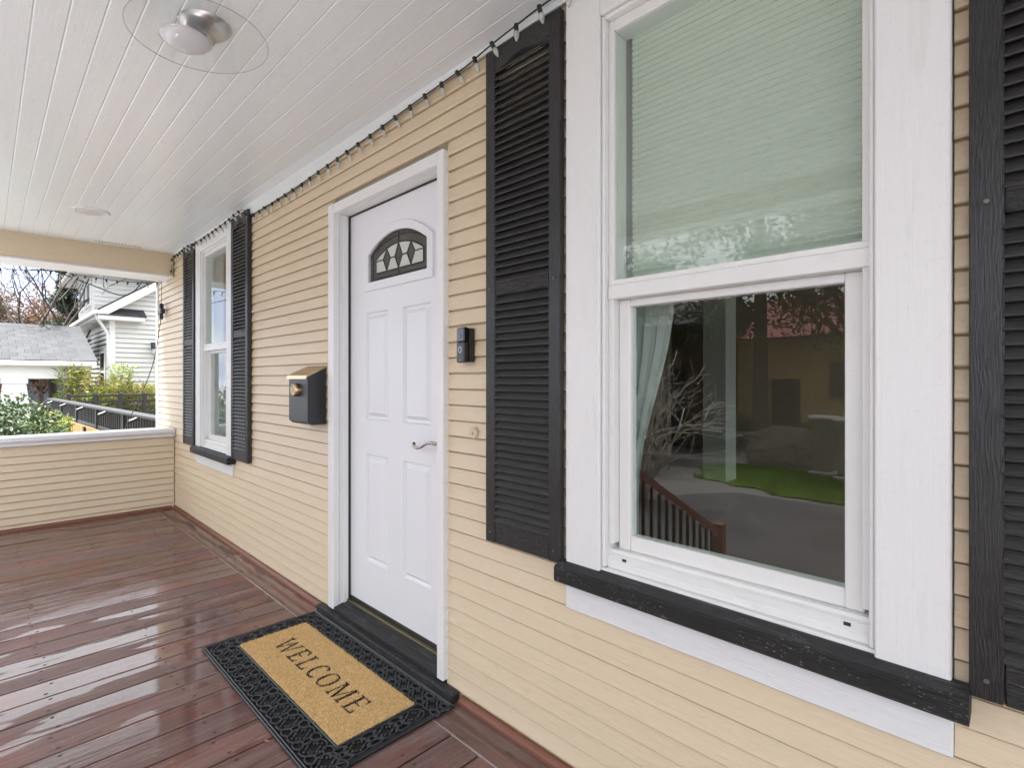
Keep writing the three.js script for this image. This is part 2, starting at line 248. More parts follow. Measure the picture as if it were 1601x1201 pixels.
// ------------------------------------------------------------------ porch floor and ceiling
const FX0 = -6.06, FX1 = 2.6, PZ = 2.2, CY = 2.53, BJ = 0.163;
{
  const floor = kind(group('porch_floor'), 'structure');
  mesh('subfloor', cbox(-6.3, 2.9, -0.16, -0.035, -0.02, PZ - 0.02), M.stain, floor);
  const w = 0.1475; let i = 0;
  for (let x = FX0 + 0.01; x < FX1; x += w, i++) {
    const g = cbox(x + 0.0035, x + w - 0.0035, -0.032, rr(-0.0012, 0.0008), BJ + 0.003, PZ + 0.03, 0.0022, 0);
    const uv = g.attributes.uv, o = rr(0, 2.4), o2 = rr(0, 2.4); for (let k = 0; k < uv.count; k++) uv.setXY(k, uv.getX(k) + o, uv.getY(k) + o2);
    mesh('floor_board', g, M.deck[Math.floor(rnd() * 4)], floor);
  }
  const nl = []; for (let x = FX0 + 0.01; x < 0.4; x += w) for (let z = 0.36; z < 1.9; z += 0.405) for (const e of [0.03, 0.118]) { const n = new THREE.CylinderGeometry(0.0042, 0.0042, 0.0012, 6); n.scale(0.7, 1, 1.5); n.translate(x + e + rr(-0.005, 0.005), 0.0010, z + rr(-0.02, 0.02)); nl.push(n); }
  kind(mesh('nail_heads', merge(nl), M.dark, floor), 'stuff');
  const cuts = [FX0 + 0.01, -4.1, -1.62, 1.3, FX1];
  for (let k = 0; k + 1 < cuts.length; k++) mesh('border_board', cbox(cuts[k] + 0.0015, cuts[k + 1] - 0.0015, -0.032, -0.0004, 0.001, BJ - 0.001, 0.002, k * 0.77), M.deck[(k + 1) % 4], floor);
  mesh('joint_filler', cbox(FX0 + 0.01, FX1, -0.03, -0.0025, BJ - 0.0012, BJ + 0.0032, 0.0003), std({ color: lin(0.42, 0.38, 0.35), roughness: 0.8 }), floor);

  const ceil = kind(group('porch_ceiling'), 'structure');
  mesh('roof_deck', cbox(-6.9, 3.2, CY + 0.02, CY + 0.22, -0.1, PZ + 0.36, 0.004), M.darkRoof, ceil);
  const cw = 0.0878; let z = 0.004, b = 0;
  while (z < PZ - 0.02) { mesh('ceiling_board', prism([[z + 0.0003, CY + 0.018], [z + 0.0003, CY + 0.0024], [z + 0.0042, CY + rr(0, 0.0006)], [z + cw - 0.0042, CY + rr(0, 0.0006)], [z + cw - 0.0003, CY + 0.0024], [z + cw - 0.0003, CY + 0.018]], 'x', FX0 - 0.05, 2.75, b++ * 0.37), M.ceiling, ceil); z += cw; }
  // slim vent strip near the end beam
  for (let k = 0; k < 15; k++) mesh('vent_slot', cbox(-5.985, -5.965, CY - 0.0012, CY + 0.004, 0.30 + k * 0.024, 0.312 + k * 0.024, 0.0004), M.dark, ceil);
}

// ------------------------------------------------------------------ the house
const house = tag(group('house'), 'cream clapboard house with white trim, black shutters and a covered porch', 'house');
const E0 = 0.0637, Y0 = 0.031 - E0, WX0 = -6.80, WX1 = 2.7;
const lap = (y) => [[-0.0065, y + E0 + 0.008], [-0.0065, y + 0.004], [0.001, y + 0.0002], [0.0125, y], [0.0150, y + 0.003], [0.0045, y + E0 - 0.0056], [-0.0045, y + E0 - 0.0050], [-0.0045, y + E0 + 0.008]];
const OFF = -4.195;
const win = (o) => ({ x0: -1.064 + o, x1: -0.105 + o, y0: 0.54, y1: 9 });
const openings = [win(0), win(OFF), { x0: -2.705, x1: -1.698, y0: -1, y1: 2.222 }];
{
  const wall = group('wall', house);
  tag(wall, 'cream painted lap siding of the front wall');
  const sid = [M.siding, M.sidingB, M.sidingC]; let n = 0;
  for (let y = Y0; y < CY - 0.003; y += E0, n++) {
    let segs = [[WX0, WX1]];
    for (const o of openings) if (y + E0 * 0.9 > o.y0 && y < o.y1) segs = segs.flatMap(([a, b]) => (o.x1 <= a || o.x0 >= b) ? [[a, b]] : [[a, o.x0 - 0.001], [o.x1 + 0.001, b]].filter(([p, q]) => q - p > 0.01));
    const wob = rr(-0.0008, 0.0008);
    for (const [a, b] of segs) {
      const top = Math.min(y + E0 + 0.01, CY + 0.012), pr = lap(y + wob).map(([z, yy]) => [z, Math.min(yy, top)]);
      mesh('siding_board', prism(pr, 'x', a, b, rr(0, 9)), sid[Math.floor(rnd() * 3)], wall);
    }
  }
  // sheathing round the openings, 14 cm thick
  const S = (x0, x1, y0, y1) => mesh('sheathing', cbox(x0, x1, y0, y1, -0.15, -0.007, 0.001), M.roomWall, wall);
  S(WX0, -5.17, -1, CY + 0.2); S(-4.38, -2.70, -1, CY + 0.2); S(-2.70, -1.70, 2.2, CY + 0.2); S(-1.70, -0.98, -1, CY + 0.2); S(-0.19, WX1, -1, CY + 0.2);
  for (const o of [0, OFF]) { S(-0.98 + o, -0.19 + o, -1, 0.62); S(-0.98 + o, -0.19 + o, 2.41, CY + 0.2); }
  S(-2.70, -1.70, -1, -0.03);
  mesh('corner_board', cbox(WX0 - 0.022, WX0 + 0.05, -1, CY + 0.2, -0.14, 0.022, 0.003), M.whiteFresh, wall);
  // trim between siding and ceiling, its lower edge sagging a little
  const top = [[0.3, 2.515], [-1.0, 2.512], [-1.45, 2.508], [-1.7, 2.504], [-1.95, 2.492], [-2.3, 2.474], [-2.75, 2.458], [-3.2, 2.442], [-3.6, 2.440], [-3.95, 2.452], [-4.02, 2.478], [-6.06, 2.505]];
  const sh = new THREE.Shape([...top.map(([x, y]) => new THREE.Vector2(x, y)), new THREE.Vector2(-6.06, CY), new THREE.Vector2(0.3, CY)]);
  const tg = new THREE.ExtrudeGeometry(sh, { depth: 0.006, bevelEnabled: true, bevelSize: 0.002, bevelThickness: 0.002, bevelSegments: 1 }); tg.translate(0, 0, 0.0165);
  mesh('top_trim', tg, M.ceiling, wall);
  const qr = (r) => [[0, 0], ...[0, 1, 2, 3, 4].map((k) => [r * Math.cos(k * Math.PI / 8), r * Math.sin(k * Math.PI / 8)])];
  mesh('base_moulding', prism(qr(0.024).map(([a, b]) => [a + 0.0135, b + 0.0005]), 'x', FX0 + 0.03, -2.81, 0), M.stain, wall);
  mesh('base_moulding', prism(qr(0.024).map(([a, b]) => [a + 0.0135, b + 0.0005]), 'x', -1.60, WX1, 2), M.stain, wall);
}
{ // end half wall with its cap
  const hw = tag(group('half_wall', house), 'low cream clapboard wall with white cap closing the porch end');
  const HX = -6.075;
  mesh('core', cbox(HX - 0.14, HX - 0.006, -1, 0.705, 0.016, PZ + 0.02, 0.001), M.sidingC, hw);
  let n = 0; for (let y = 0.053 - E0; y < 0.68; y += E0) mesh('siding_board', prism(lap(y).map(([a, b]) => [HX + a, Math.min(b, 0.709)]), 'z', 0.0165, PZ, n++ * 0.7), [M.siding, M.sidingB, M.sidingC][n % 3], hw);
  const cp = (x, s) => [[x + s * 0.055, 0.79], [x + s * 0.062, 0.782], [x + s * 0.062, 0.757], [x + s * 0.052, 0.752], [x + s * 0.045, 0.742], [x + s * 0.03, 0.735], [x + s * 0.028, 0.712], [x + s * 0.015, 0.710]];
  const r = cp(HX, 1), l = cp(HX - 0.15, -1).reverse();
  mesh('cap_rail', prism([...r, ...l], 'z', 0.0165, PZ + 0.03), M.whiteFresh, hw);
  mesh('base_moulding', prism([[HX + 0.0135, 0.0005], [HX + 0.036, 0.0005], [HX + 0.034, 0.012], [HX + 0.026, 0.022], [HX + 0.0135, 0.025]], 'z', 0.04, PZ), M.stain, hw);
  // unseen front railing either side of the steps, left open for more daylight
  for (const [a, b] of [[-6.15, -2.63], [-0.07, 2.7]]) {
    const fw = group('unseen_open_railing', house);
    mesh('top_rail', cbox(a, b, 0.74, 0.79, PZ + 0.05, PZ + 0.15, 0.006), M.whiteFresh, fw); mesh('bottom_rail', cbox(a, b, 0.08, 0.12, PZ + 0.07, PZ + 0.13, 0.004), M.whiteFresh, fw);
    const bg = cbox(-0.016, 0.016, 0.121, 0.739, PZ + 0.084, PZ + 0.116, 0.002); for (let x = a + 0.1; x < b; x += 0.125) mesh('baluster', bg, M.whiteFresh, fw).position.x = x;
  }
  const beam = tag(group('porch_beam', house), 'plain tan painted beam over the porch end');
  mesh('beam_face', cbox(-6.45, -6.09, 2.318, CY + 0.018, 0.016, PZ + 0.2, 0.003), M.siding, beam);
  mesh('beam_soffit', cbox(-6.47, -6.088, 2.300, 2.3165, 0.016, PZ + 0.22, 0.002), M.whiteFresh, beam);
  const bf = group('porch_beam', house);
  mesh('beam_face', cbox(-6.08, 3.1, 2.418, CY + 0.018, PZ, PZ + 0.2, 0.003), M.siding, bf);
  mesh('beam_soffit', cbox(-6.08, 3.1, 2.400, 2.4165, PZ - 0.002, PZ + 0.21, 0.002), M.whiteFresh, bf);
  for (const x of [-6.27, -2.52, -0.18]) { const p = group('porch_post', house); mesh('shaft', cbox(x - 0.11, x + 0.11, -0.03, x < -6 ? 2.299 : 2.399, PZ + 0.002, PZ + 0.19, 0.008), M.whiteFresh, p); }
}

// ---- windows
function louvred(x, mirrorArch) {
  const g = group('shutter', house), w = 0.355, st = 0.049, y0 = 0.682, y1 = 2.487, z0 = 0.017, z1 = 0.043, c = 0.003;
  mesh('stile', cbox(x, x + st, y0, y1, z0, z1, c, rr(0, 5)), M.black, g); mesh('stile', cbox(x + w - st, x + w, y0, y1, z0, z1, c, rr(0, 5)), M.black, g);
  mesh('rail', cbox(x + st + 0.0006, x + w - st - 0.0006, y0, 0.765, z0, z1 - 0.0025, c, rr(0, 5)), M.blackB, g);
  mesh('rail', cbox(x + st + 0.0006, x + w - st - 0.0006, 1.585, 1.635, z0, z1 - 0.0025, c, rr(0, 5)), M.blackB, g);
  const s = new THREE.Shape(); s.moveTo(x + st + 0.0006, y1); s.lineTo(x + st + 0.0006, 2.404);
  s.quadraticCurveTo(x + w * 0.28, 2.408, x + w * 0.36, 2.421); s.quadraticCurveTo(x + w / 2, 2.436, x + w * 0.64, 2.421); s.quadraticCurveTo(x + w * 0.72, 2.408, x + w - st - 0.0006, 2.404); s.lineTo(x + w - st - 0.0006, y1);
  const tg = new THREE.ExtrudeGeometry(s, { depth: z1 - z0 - 0.0085, bevelEnabled: true, bevelSize: 0.002, bevelThickness: 0.003, bevelSegments: 1, curveSegments: 6 }); tg.translate(0, 0, z0 + 0.003);
  mesh('rail', tg, M.blackB, g);
  const sg = [0, 1, 2, 3].map((k) => { const q = cbox(-w / 2 + st - 0.004, w / 2 - st + 0.004, -0.0225, 0.0225, -0.0030, 0.0030, 0.0024, k * 0.31); q.rotateX(-0.62); return q; });
  for (const [a, b, n] of [[0.765, 1.585, 31], [1.635, 2.425, 30]]) for (let k = 0; k < n; k++) {
    const m = mesh('slat', sg[Math.floor(rnd() * 4)], rnd() < 0.6 ? M.slat : M.slatB, g);
    m.position.set(x + w / 2, a + (k + 0.5) * (b - a) / n, z0 + 0.0125); m.rotation.x = rr(-0.05, 0.05);
  }
  for (const [sx, sy] of [[0.025, 0.72], [w - 0.025, 0.72], [0.025, 1.61], [w - 0.025, 1.61]]) { const sc = new THREE.CylinderGeometry(0.0045, 0.005, 0.003, 10); sc.rotateX(Math.PI / 2); sc.translate(x + sx, sy, z1 + 0.001); mesh('screw', sc, M.screw, g); }
  mesh('backing_block', cbox(x + 0.01, x + w - 0.01, 1.58, 1.64, 0.0155, 0.0168, 0.0004), M.dark, g);
  return g;
}
function makeWindow(o, near) {
  const g = tag(group('window', house), near ? 'white sash window with a lowered pleated shade behind its upper pane' : 'white sash window between two shutters by the porch end');
  const X = (x) => x + o, L = X(-0.932), R = X(-0.232), T = 2.392;
  mesh('casing', cbox(X(-1.062), L, 0.686, CY - 0.002, 0.0, 0.031, 0.003, 0.2), M.white, g);
  mesh('casing', cbox(R, X(-0.107), 0.686, CY - 0.002, 0.0, 0.031, 0.003, 1.4), M.white, g);
  mesh('casing', cbox(L + 0.001, R - 0.001, T, CY - 0.002, 0.0, 0.030, 0.003, 2.7), M.white, g);
  for (const [a, b] of [[L + 0.001, L + 0.012], [R - 0.012, R - 0.001]]) mesh('stop_moulding', cbox(a, b, 0.705, T - 0.001, -0.06, 0.020, 0.003), M.white, g);
  mesh('stop_moulding', cbox(L + 0.013, R - 0.013, T - 0.013, T - 0.001, -0.06, 0.020, 0.003), M.white, g);
  const l = L + 0.0125, r = R - 0.0125, ug = { x0: X(-0.902), x1: X(-0.260), y0: 1.581, y1: 2.346 };
  // vinyl frame of the fixed upper light
  mesh('frame', cbox(l, ug.x0, 0.776, T - 0.014, -0.075, -0.002, 0.002), M.vinyl, g);
  mesh('frame', cbox(ug.x1, r, 0.776, T - 0.014, -0.075, -0.002, 0.002), M.vinyl, g);
  mesh('frame', cbox(ug.x0 + 0.0004, ug.x1 - 0.0004, ug.y1, T - 0.014, -0.075, -0.003, 0.002), M.vinyl, g);
  const up = mesh('pane', new THREE.PlaneGeometry(ug.x1 - ug.x0, ug.y1 - ug.y0 + 0.02), M.glass, g); up.position.set((ug.x0 + ug.x1) / 2, (ug.y0 + ug.y1) / 2, -0.016);
  mesh('meeting_rail', cbox(X(-0.917), X(-0.242), 1.524, 1.566, -0.06, 0.006, 0.002), M.vinyl, g);
  mesh('meeting_rail', cbox(X(-0.917), X(-0.242), 1.5665, 1.582, -0.06, 0.003, 0.002, 0.7), M.vinyl, g);
  // lower sash
  const lg = { x0: X(-0.862), x1: X(-0.299), y0: 0.802, y1: 1.501 }, sx0 = ug.x0 + 0.0006, sx1 = ug.x1 - 0.0006;
  mesh('sash', cbox(sx0, lg.x0, 0.757, 1.5235, -0.07, -0.030, 0.003), M.vinyl, g); mesh('sash', cbox(lg.x1, sx1, 0.757, 1.5235, -0.07, -0.030, 0.003), M.vinyl, g);
  mesh('sash', cbox(lg.x0 + 0.0004, lg.x1 - 0.0004, lg.y1, 1.5235, -0.07, -0.031, 0.003), M.vinyl, g); mesh('sash', cbox(lg.x0 + 0.0004, lg.x1 - 0.0004, 0.757, lg.y0, -0.07, -0.031, 0.003), M.vinyl, g);
  const dn = mesh('pane', new THREE.PlaneGeometry(lg.x1 - lg.x0, lg.y1 - lg.y0), M.glass, g); dn.position.set((lg.x0 + lg.x1) / 2, (lg.y0 + lg.y1) / 2, -0.045);
  // stepped bottom of the frame
  mesh('frame', prism([[-0.075, 0.7565], [-0.012, 0.7565], [-0.010, 0.748], [0.000, 0.744], [0.000, 0.722], [0.003, 0.719], [0.003, 0.704], [-0.075, 0.704]], 'x', l, r, 0.4), M.vinyl, g);
  mesh('frame', prism([[-0.075, 0.703], [0.017, 0.703], [0.019, 0.699], [0.019, 0.680], [-0.075, 0.680]], 'x', L + 0.001, R - 0.001, 1.1), M.white, g);
  for (const x of [l + 0.05, r - 0.05]) mesh('weep_hole', cbox(x, x + 0.014, 0.731, 0.739, -0.002, 0.0012, 0.0003), M.dark, g);
  mesh('sill', prism([[-0.004, 0.6365], [0.066, 0.634], [0.071, 0.640], [0.071, 0.680], [0.066, 0.686], [0.021, 0.696], [0.0195, 0.6795], [-0.004, 0.6795]], 'x', X(-1.078), X(-0.079), near ? 0.3 : 2.1), M.sill, g);
  mesh('apron', cbox(X(-1.066), X(-0.105), 0.541, 0.635, 0.001, 0.026, 0.002, 3), M.whiteFresh, g);
  // jamb lining inside the wall
  mesh('lining', cbox(L - 0.04, L, 0.63, 2.40, -0.16, -0.001, 0.002), M.white, g); mesh('lining', cbox(R, R + 0.035, 0.63, 2.40, -0.16, -0.001, 0.002), M.white, g);
  if (near) {
    const yb = 1.535, yt = 2.36, n = 46, tr = [], uv = [], x0 = ug.x0 + 0.022, x1 = ug.x1 + 0.004, zc = -0.072;
    for (let k = 0; k < n; k++) { const a = yb + (yt - yb) * k / n, b = yb + (yt - yb) * (k + 0.5) / n, c = yb + (yt - yb) * (k + 1) / n;
      for (const [p, q, zp, zq] of [[a, b, zc - 0.006, zc + 0.003], [b, c, zc + 0.003, zc - 0.006]]) { tr.push(x0, p, zp, x1, p, zp, x1, q, zq, x0, p, zp, x1, q, zq, x0, q, zq); uv.push(x0, p, x1, p, x1, q, x0, p, x1, q, x0, q); } }
    mesh('pleated_shade', fromTris(tr, uv), M.blind, g);
    const pts = []; for (let k = 0; k <= 12; k++) pts.push([k / 12, 0.012 * Math.sin(k * 2.3)]);
    const ct = [], cu = []; for (let k = 0; k < 12; k++) { const w = (t, y) => lerp(-1.0, lerp(-0.80, -0.93, smooth(1.55, 0.9, y)), t) + o; for (let j = 0; j < 8; j++) { const a = 0.75 + j * 0.105, b = a + 0.105; const P = (q, y) => [w(pts[q][0], y), y, -0.20 + pts[q][1]]; const [A, B, C, D] = [P(k, a), P(k + 1, a), P(k + 1, b), P(k, b)]; ct.push(...A, ...B, ...C, ...A, ...C, ...D); for (let e = 0; e < 6; e++) cu.push(k * 0.05, a); } }
    mesh('curtain', fromTris(ct, cu), M.curtain, g);
  } else {
    mesh('blind', cbox(X(-0.86), X(-0.30), 0.72, 1.53, -0.130, -0.128, 0.0005), std({ color: lin(0.36, 0.36, 0.36), roughness: 0.8 }), g);
  }
  return g;
}
makeWindow(0, true); makeWindow(OFF, false);
tag(louvred(-1.432), 'black louvered shutter between the doorbell and the shaded window');
tag(louvred(-0.081), 'black louvered shutter on the far side of the shaded window from the door');
tag(louvred(-1.432 + OFF), 'black louvered shutter next to the end of the porch');
tag(louvred(-0.081 + OFF), 'black louvered shutter between the window and the mailbox');

// ---- front door
{
  const d = tag(group('front_door', house), 'white panelled front door with an arched leaded glass light');
  const x0 = -2.643, x1 = -1.737, zf = -0.060, yb = 0.103, yt = 2.163;
  mesh('casing', cbox(-2.705, x0, 0.046, 2.2215, 0.0, 0.038, 0.004, 1), M.white, d); mesh('casing', cbox(x1, -1.695, 0.046, 2.2215, 0.0, 0.038, 0.004, 4), M.white, d);
  mesh('casing', cbox(x0 + 0.0006, x1 - 0.0006, 2.168, 2.221, 0.0, 0.037, 0.004, 7), M.white, d);
  mesh('jamb', cbox(x0 - 0.02, x0 - 0.0005, 0.05, 2.19, -0.15, -0.001, 0.002, 2), M.white, d); mesh('jamb', cbox(x1 + 0.0005, x1 + 0.02, 0.05, 2.19, -0.15, -0.001, 0.002, 5), M.white, d); mesh('jamb', cbox(x0, x1, 2.1685, 2.19, -0.15, -0.001, 0.002, 3), M.white, d);
  mesh('door_stop', cbox(x0, x0 + 0.011, 0.07, 2.167, -0.045, -0.016, 0.002), M.white, d);
  mesh('weatherstrip', cbox(x0, x0 + 0.006, 0.07, 2.167, -0.075, -0.0455, 0.001), M.dark, d); mesh('weatherstrip', cbox(x0 + 0.012, x1, 2.162, 2.1675, -0.075, -0.05, 0.001), M.dark, d);
  const s = new THREE.Shape(); s.moveTo(x0 + 0.008, yb); s.lineTo(x1 - 0.003, yb); s.lineTo(x1 - 0.003, yt); s.lineTo(x0 + 0.008, yt); s.closePath();
  const panels = [[-2.478, -2.255, 1.068, 1.630], [-2.130, -1.903, 1.068, 1.630], [-2.478, -2.255, 0.325, 0.896], [-2.130, -1.903, 0.325, 0.896]];
  for (const [a, b, c, e] of panels) { const h = new THREE.Path(); h.moveTo(a, c); h.lineTo(a, e); h.lineTo(b, e); h.lineTo(b, c); h.closePath(); s.holes.push(h); }
  const arch = (i, P) => { const p = new (P || THREE.Path)(), a = -2.449 + i, b = -1.911 - i, y = 1.766 + i, ys = 1.925 - i * 0.3, yc = 2.018 - i; p.moveTo(a, y); p.lineTo(b, y); p.lineTo(b, ys); const n = 16; for (let k = 1; k <= n; k++) { const t = k / n, xx = lerp(b, a, t), q = 2 * t - 1; p.lineTo(xx, lerp(ys, yc, 1 - Math.pow(Math.abs(q), 2.1))); } p.lineTo(a, y); return p; };
  s.holes.push(arch(0));
  const sg = new THREE.ExtrudeGeometry(s, { depth: 0.04, bevelEnabled: false }); sg.translate(0, 0, zf - 0.04); mesh('slab', sg, M.door, d);
  for (const [a, b, c, e] of panels) mesh('panel', ringPanel(a, b, c, e, [[0, zf], [0.004, zf + 0.0015], [0.009, zf - 0.0125], [0.018, zf - 0.014], [0.024, zf - 0.0105], [0.036, zf - 0.0005], [0.040, zf + 0.0012], [0.046, zf + 0.0005]]), M.door, d);
  const rim = arch(-0.026, THREE.Shape); rim.holes.push(arch(0.010));
  const rg = new THREE.ExtrudeGeometry(rim, { depth: 0.006, bevelEnabled: true, bevelSize: 0.004, bevelThickness: 0.005, bevelSegments: 2 }); rg.translate(0, 0, zf + 0.001); mesh('light_surround', rg, M.door, d);
  const fl = (sh, z, t, m, n) => { const g2 = new THREE.ExtrudeGeometry(sh, { depth: t, bevelEnabled: false }); g2.translate(0, 0, z); mesh(n, g2, m, d); };
  fl(arch(0.009, THREE.Shape), zf - 0.012, 0.002, M.greyGlass, 'grey_glass');
  // clear panes coloured pale for their reflection, dark diamonds between lead lines
  const cxm = -2.18, yl = 1.822, half = 0.205, ytop = (x) => lerp(1.890, 1.948, Math.max(0, 1 - Math.pow(Math.abs((x - cxm) / half), 2.1)));
  const poly = (pts, z, t, m, n) => fl(new THREE.Shape(pts.map((p) => new THREE.Vector2(...p))), z, t, m, n);
  const ds = [-0.105, 0, 0.105].map((q) => cxm + q), hw = 0.032, ymid = 1.883;
  const dia = (x) => [[x, yl], [x + hw, ymid], [x, ytop(x)], [x - hw, ymid]];
  const lead = []; const came = (a, b, w = 0.0035) => lead.push(bar([a[0], a[1], zf - 0.0085], [b[0], b[1], zf - 0.0085], w, w, 5));
  const edges = [cxm - half, ...ds, cxm + half];
  for (let k = 0; k < 4; k++) {
    const a = edges[k], b = edges[k + 1], la = k === 0 ? [a, ymid] : [a + hw, ymid], lb = k === 3 ? [b, ymid] : [b - hw, ymid];
    poly([k === 0 ? [a, yl] : [a, yl], [b, yl], lb, la], zf - 0.0099, 0.0015, M.reflectPaleGlass, 'glass_piece');
    poly([la, lb, [b, ytop(b)], [(a + b) / 2, ytop((a + b) / 2)], [a, ytop(a)]], zf - 0.0099, 0.0015, M.reflectPaleGlass, 'glass_piece');
    came(la, lb);
  }
  for (const x of ds) { poly(dia(x), zf - 0.0099, 0.0012, M.greyGlass, 'glass_piece'); const q = dia(x); for (let k = 0; k < 4; k++) came(q[k], q[(k + 1) % 4]); }
  came([cxm - half, yl], [cxm + half, yl]); came([cxm - half, yl], [cxm - half, ytop(cxm - half)]); came([cxm + half, yl], [cxm + half, ytop(cxm + half)]);
  for (let k = 0; k < 12; k++) { const a = cxm - half + k * half / 6, b = a + half / 6; came([a, ytop(a)], [b, ytop(b)]); came([lerp(-2.415, -1.945, k / 12), lerp(1.925, 1.985, 1 - Math.pow(Math.abs(k / 6 - 1), 2.1))], [lerp(-2.415, -1.945, (k + 1) / 12), lerp(1.925, 1.985, 1 - Math.pow(Math.abs((k + 1) / 6 - 1), 2.1))], 0.0025); }
  came([-2.415, 1.795], [-1.945, 1.795], 0.0025); came([cxm, 1.778], [cxm, yl], 0.0025); came([cxm, 1.948], [cxm, 2.0], 0.0025); came([-2.415, 1.795], [-2.415, 1.925], 0.0025); came([-1.945, 1.795], [-1.945, 1.925], 0.0025);
  mesh('lead_lines', merge(lead), M.lead, d);
  const rose = new THREE.CylinderGeometry(0.026, 0.030, 0.012, 24); rose.rotateX(Math.PI / 2); rose.translate(-1.808, 1.000, zf + 0.006);
  const lev = tube([[-1.808, 1.000, zf + 0.01], [-1.810, 1.001, zf + 0.045], [-1.835, 1.004, zf + 0.052], [-1.875, 0.996, zf + 0.052], [-1.915, 0.978, zf + 0.052], [-1.950, 0.974, zf + 0.051], [-1.972, 0.984, zf + 0.049], [-1.966, 0.992, zf + 0.049]], 0.0075, 40, 10);
  mesh('door_handle', merge([rose, lev]), M.nickel, d);
  mesh('sweep', cbox(x0 + 0.008, x1 - 0.003, 0.086, 0.1025, -0.088, -0.058, 0.002), M.dark, d);
  mesh('threshold', cbox(x0, x1, 0.072, 0.085, -0.110, -0.034, 0.003), M.bronze, d);
  mesh('door_sill', prism([[-0.15, 0.0], [0.012, 0.0], [0.014, 0.040], [0.034, 0.040], [0.036, 0.056], [0.032, 0.060], [0.0, 0.066], [-0.002, 0.063], [-0.004, 0.067], [-0.036, 0.074], [-0.15, 0.071]], 'x', x0 + 0.0005, x1 - 0.0005, 0.9), M.sill, d);
  mesh('step_board', cbox(-2.80, -1.612, 0.001, 0.036, 0.016, 0.060, 0.005, 2.2), M.sill, d);
}
// ---- inside of the house, and its other outside walls and roof
{
  const rm = group('room', house); tag(rm, 'dim room behind the windows');
  mesh('room_floor', cbox(WX0 + 0.1, WX1, 0.02, 0.07, -7.6, -0.151, 0.001), M.roomFloor, rm);
  mesh('room_ceiling', cbox(WX0 + 0.1, WX1, 2.75, 2.8, -7.6, -0.151, 0.001), M.roomPale, rm);
  mesh('partition', cbox(-6.6, -4.05, 0.071, 2.749, -6.35, -6.25, 0.001), M.roomWall, rm);
  mesh('partition', cbox(-3.15, 2.6, 0.071, 2.749, -6.35, -6.25, 0.001), M.roomWall, rm);
  mesh('partition', cbox(-4.05, -3.15, 2.3, 2.749, -6.35, -6.25, 0.001), M.roomWall, rm);
  mesh('pillar', cbox(-2.80, -2.52, 0.071, 2.749, -5.05, -4.75, 0.004), M.roomPale, rm);
  const e = group('end_wall', house);
  mesh('outer_wall', cbox(WX0, WX0 + 0.1, -1, 2.75, -9, -0.151, 0.001), M.sidingB, e); for (const [a, b, c, d] of [[-9, -5.6, -1, 2.75], [-5.6, -1.4, -1, 0.7], [-5.6, -1.4, 2.35, 2.75], [-1.4, 0, -1, 2.75]]) mesh('outer_wall', cbox(WX1, WX1 + 0.1, c, d, a, b, 0.001), M.sidingB, e);
  const sw = group('window', house); tag(sw, 'wide side window added to light the room'); const sp = mesh('pane', new THREE.PlaneGeometry(4.2, 1.65), M.clear, sw); sp.position.set(WX1 + 0.05, 1.525, -3.5); sp.rotation.y = Math.PI / 2; for (const z of [-5.58, -3.5, -1.42]) mesh('mullion', cbox(WX1 + 0.02, WX1 + 0.08, 0.701, 2.349, z - 0.03, z + 0.03, 0.003), M.nTrim, sw); mesh('outer_wall', cbox(WX0 + 0.1, WX1, -1, 2.75, -9, -8.9, 0.001), M.sidingB, e);  // unseen side window, added so that daylight reaches the room
  const rf = group('roof', house);
  mesh('roof_slope', prism([[0.3, 2.81], [-4.5, 5.1], [-9.4, 2.81]], 'x', -7.2, 3.4), M.darkRoof, rf);
}

// ------------------------------------------------------------------ things on the wall
{ // mailbox
  const m = tag(group('mailbox'), 'black metal wall mailbox with slanted brass lid and round medallion', 'mailbox');
  m.position.set(-2.895, 1.03, 0.0155);
  mesh('box', prism([[0, 0], [0.082, 0], [0.104, 0.018], [0.104, 0.262], [0, 0.313]], 'x', -0.122, 0.122), M.boxBlack, m);
  const lid = prism([[-0.0005, 0.3145], [0.107, 0.264], [0.113, 0.250], [0.118, 0.251], [0.1125, 0.2705], [-0.0005, 0.3245]], 'x', -0.128, 0.128); mesh('lid', lid, M.brass, m);
  const ring = new THREE.LatheGeometry([[0.0001, 0.027], [0.018, 0.026], [0.021, 0.023], [0.024, 0.030], [0.030, 0.030], [0.035, 0.024], [0.037, 0.012], [0.037, 0]].map((p) => new THREE.Vector2(...p)), 32); ring.rotateX(Math.PI / 2); ring.translate(0, 0.190, 0.104); mesh('medallion', ring, M.brass, m);
  const rel = mesh('medallion_relief', merge([0, 1, 2].map((k) => { const s = new THREE.SphereGeometry(0.006, 8, 6); s.scale(1.4 - k * 0.3, 0.8, 0.5); s.translate(0, 0.184 + k * 0.0065, 0.131); return s; })), M.brass, m); rel.castShadow = true;
}
const font = await new FontLoader().loadAsync('fonts/droid/droid_sans_bold.typeface.json');
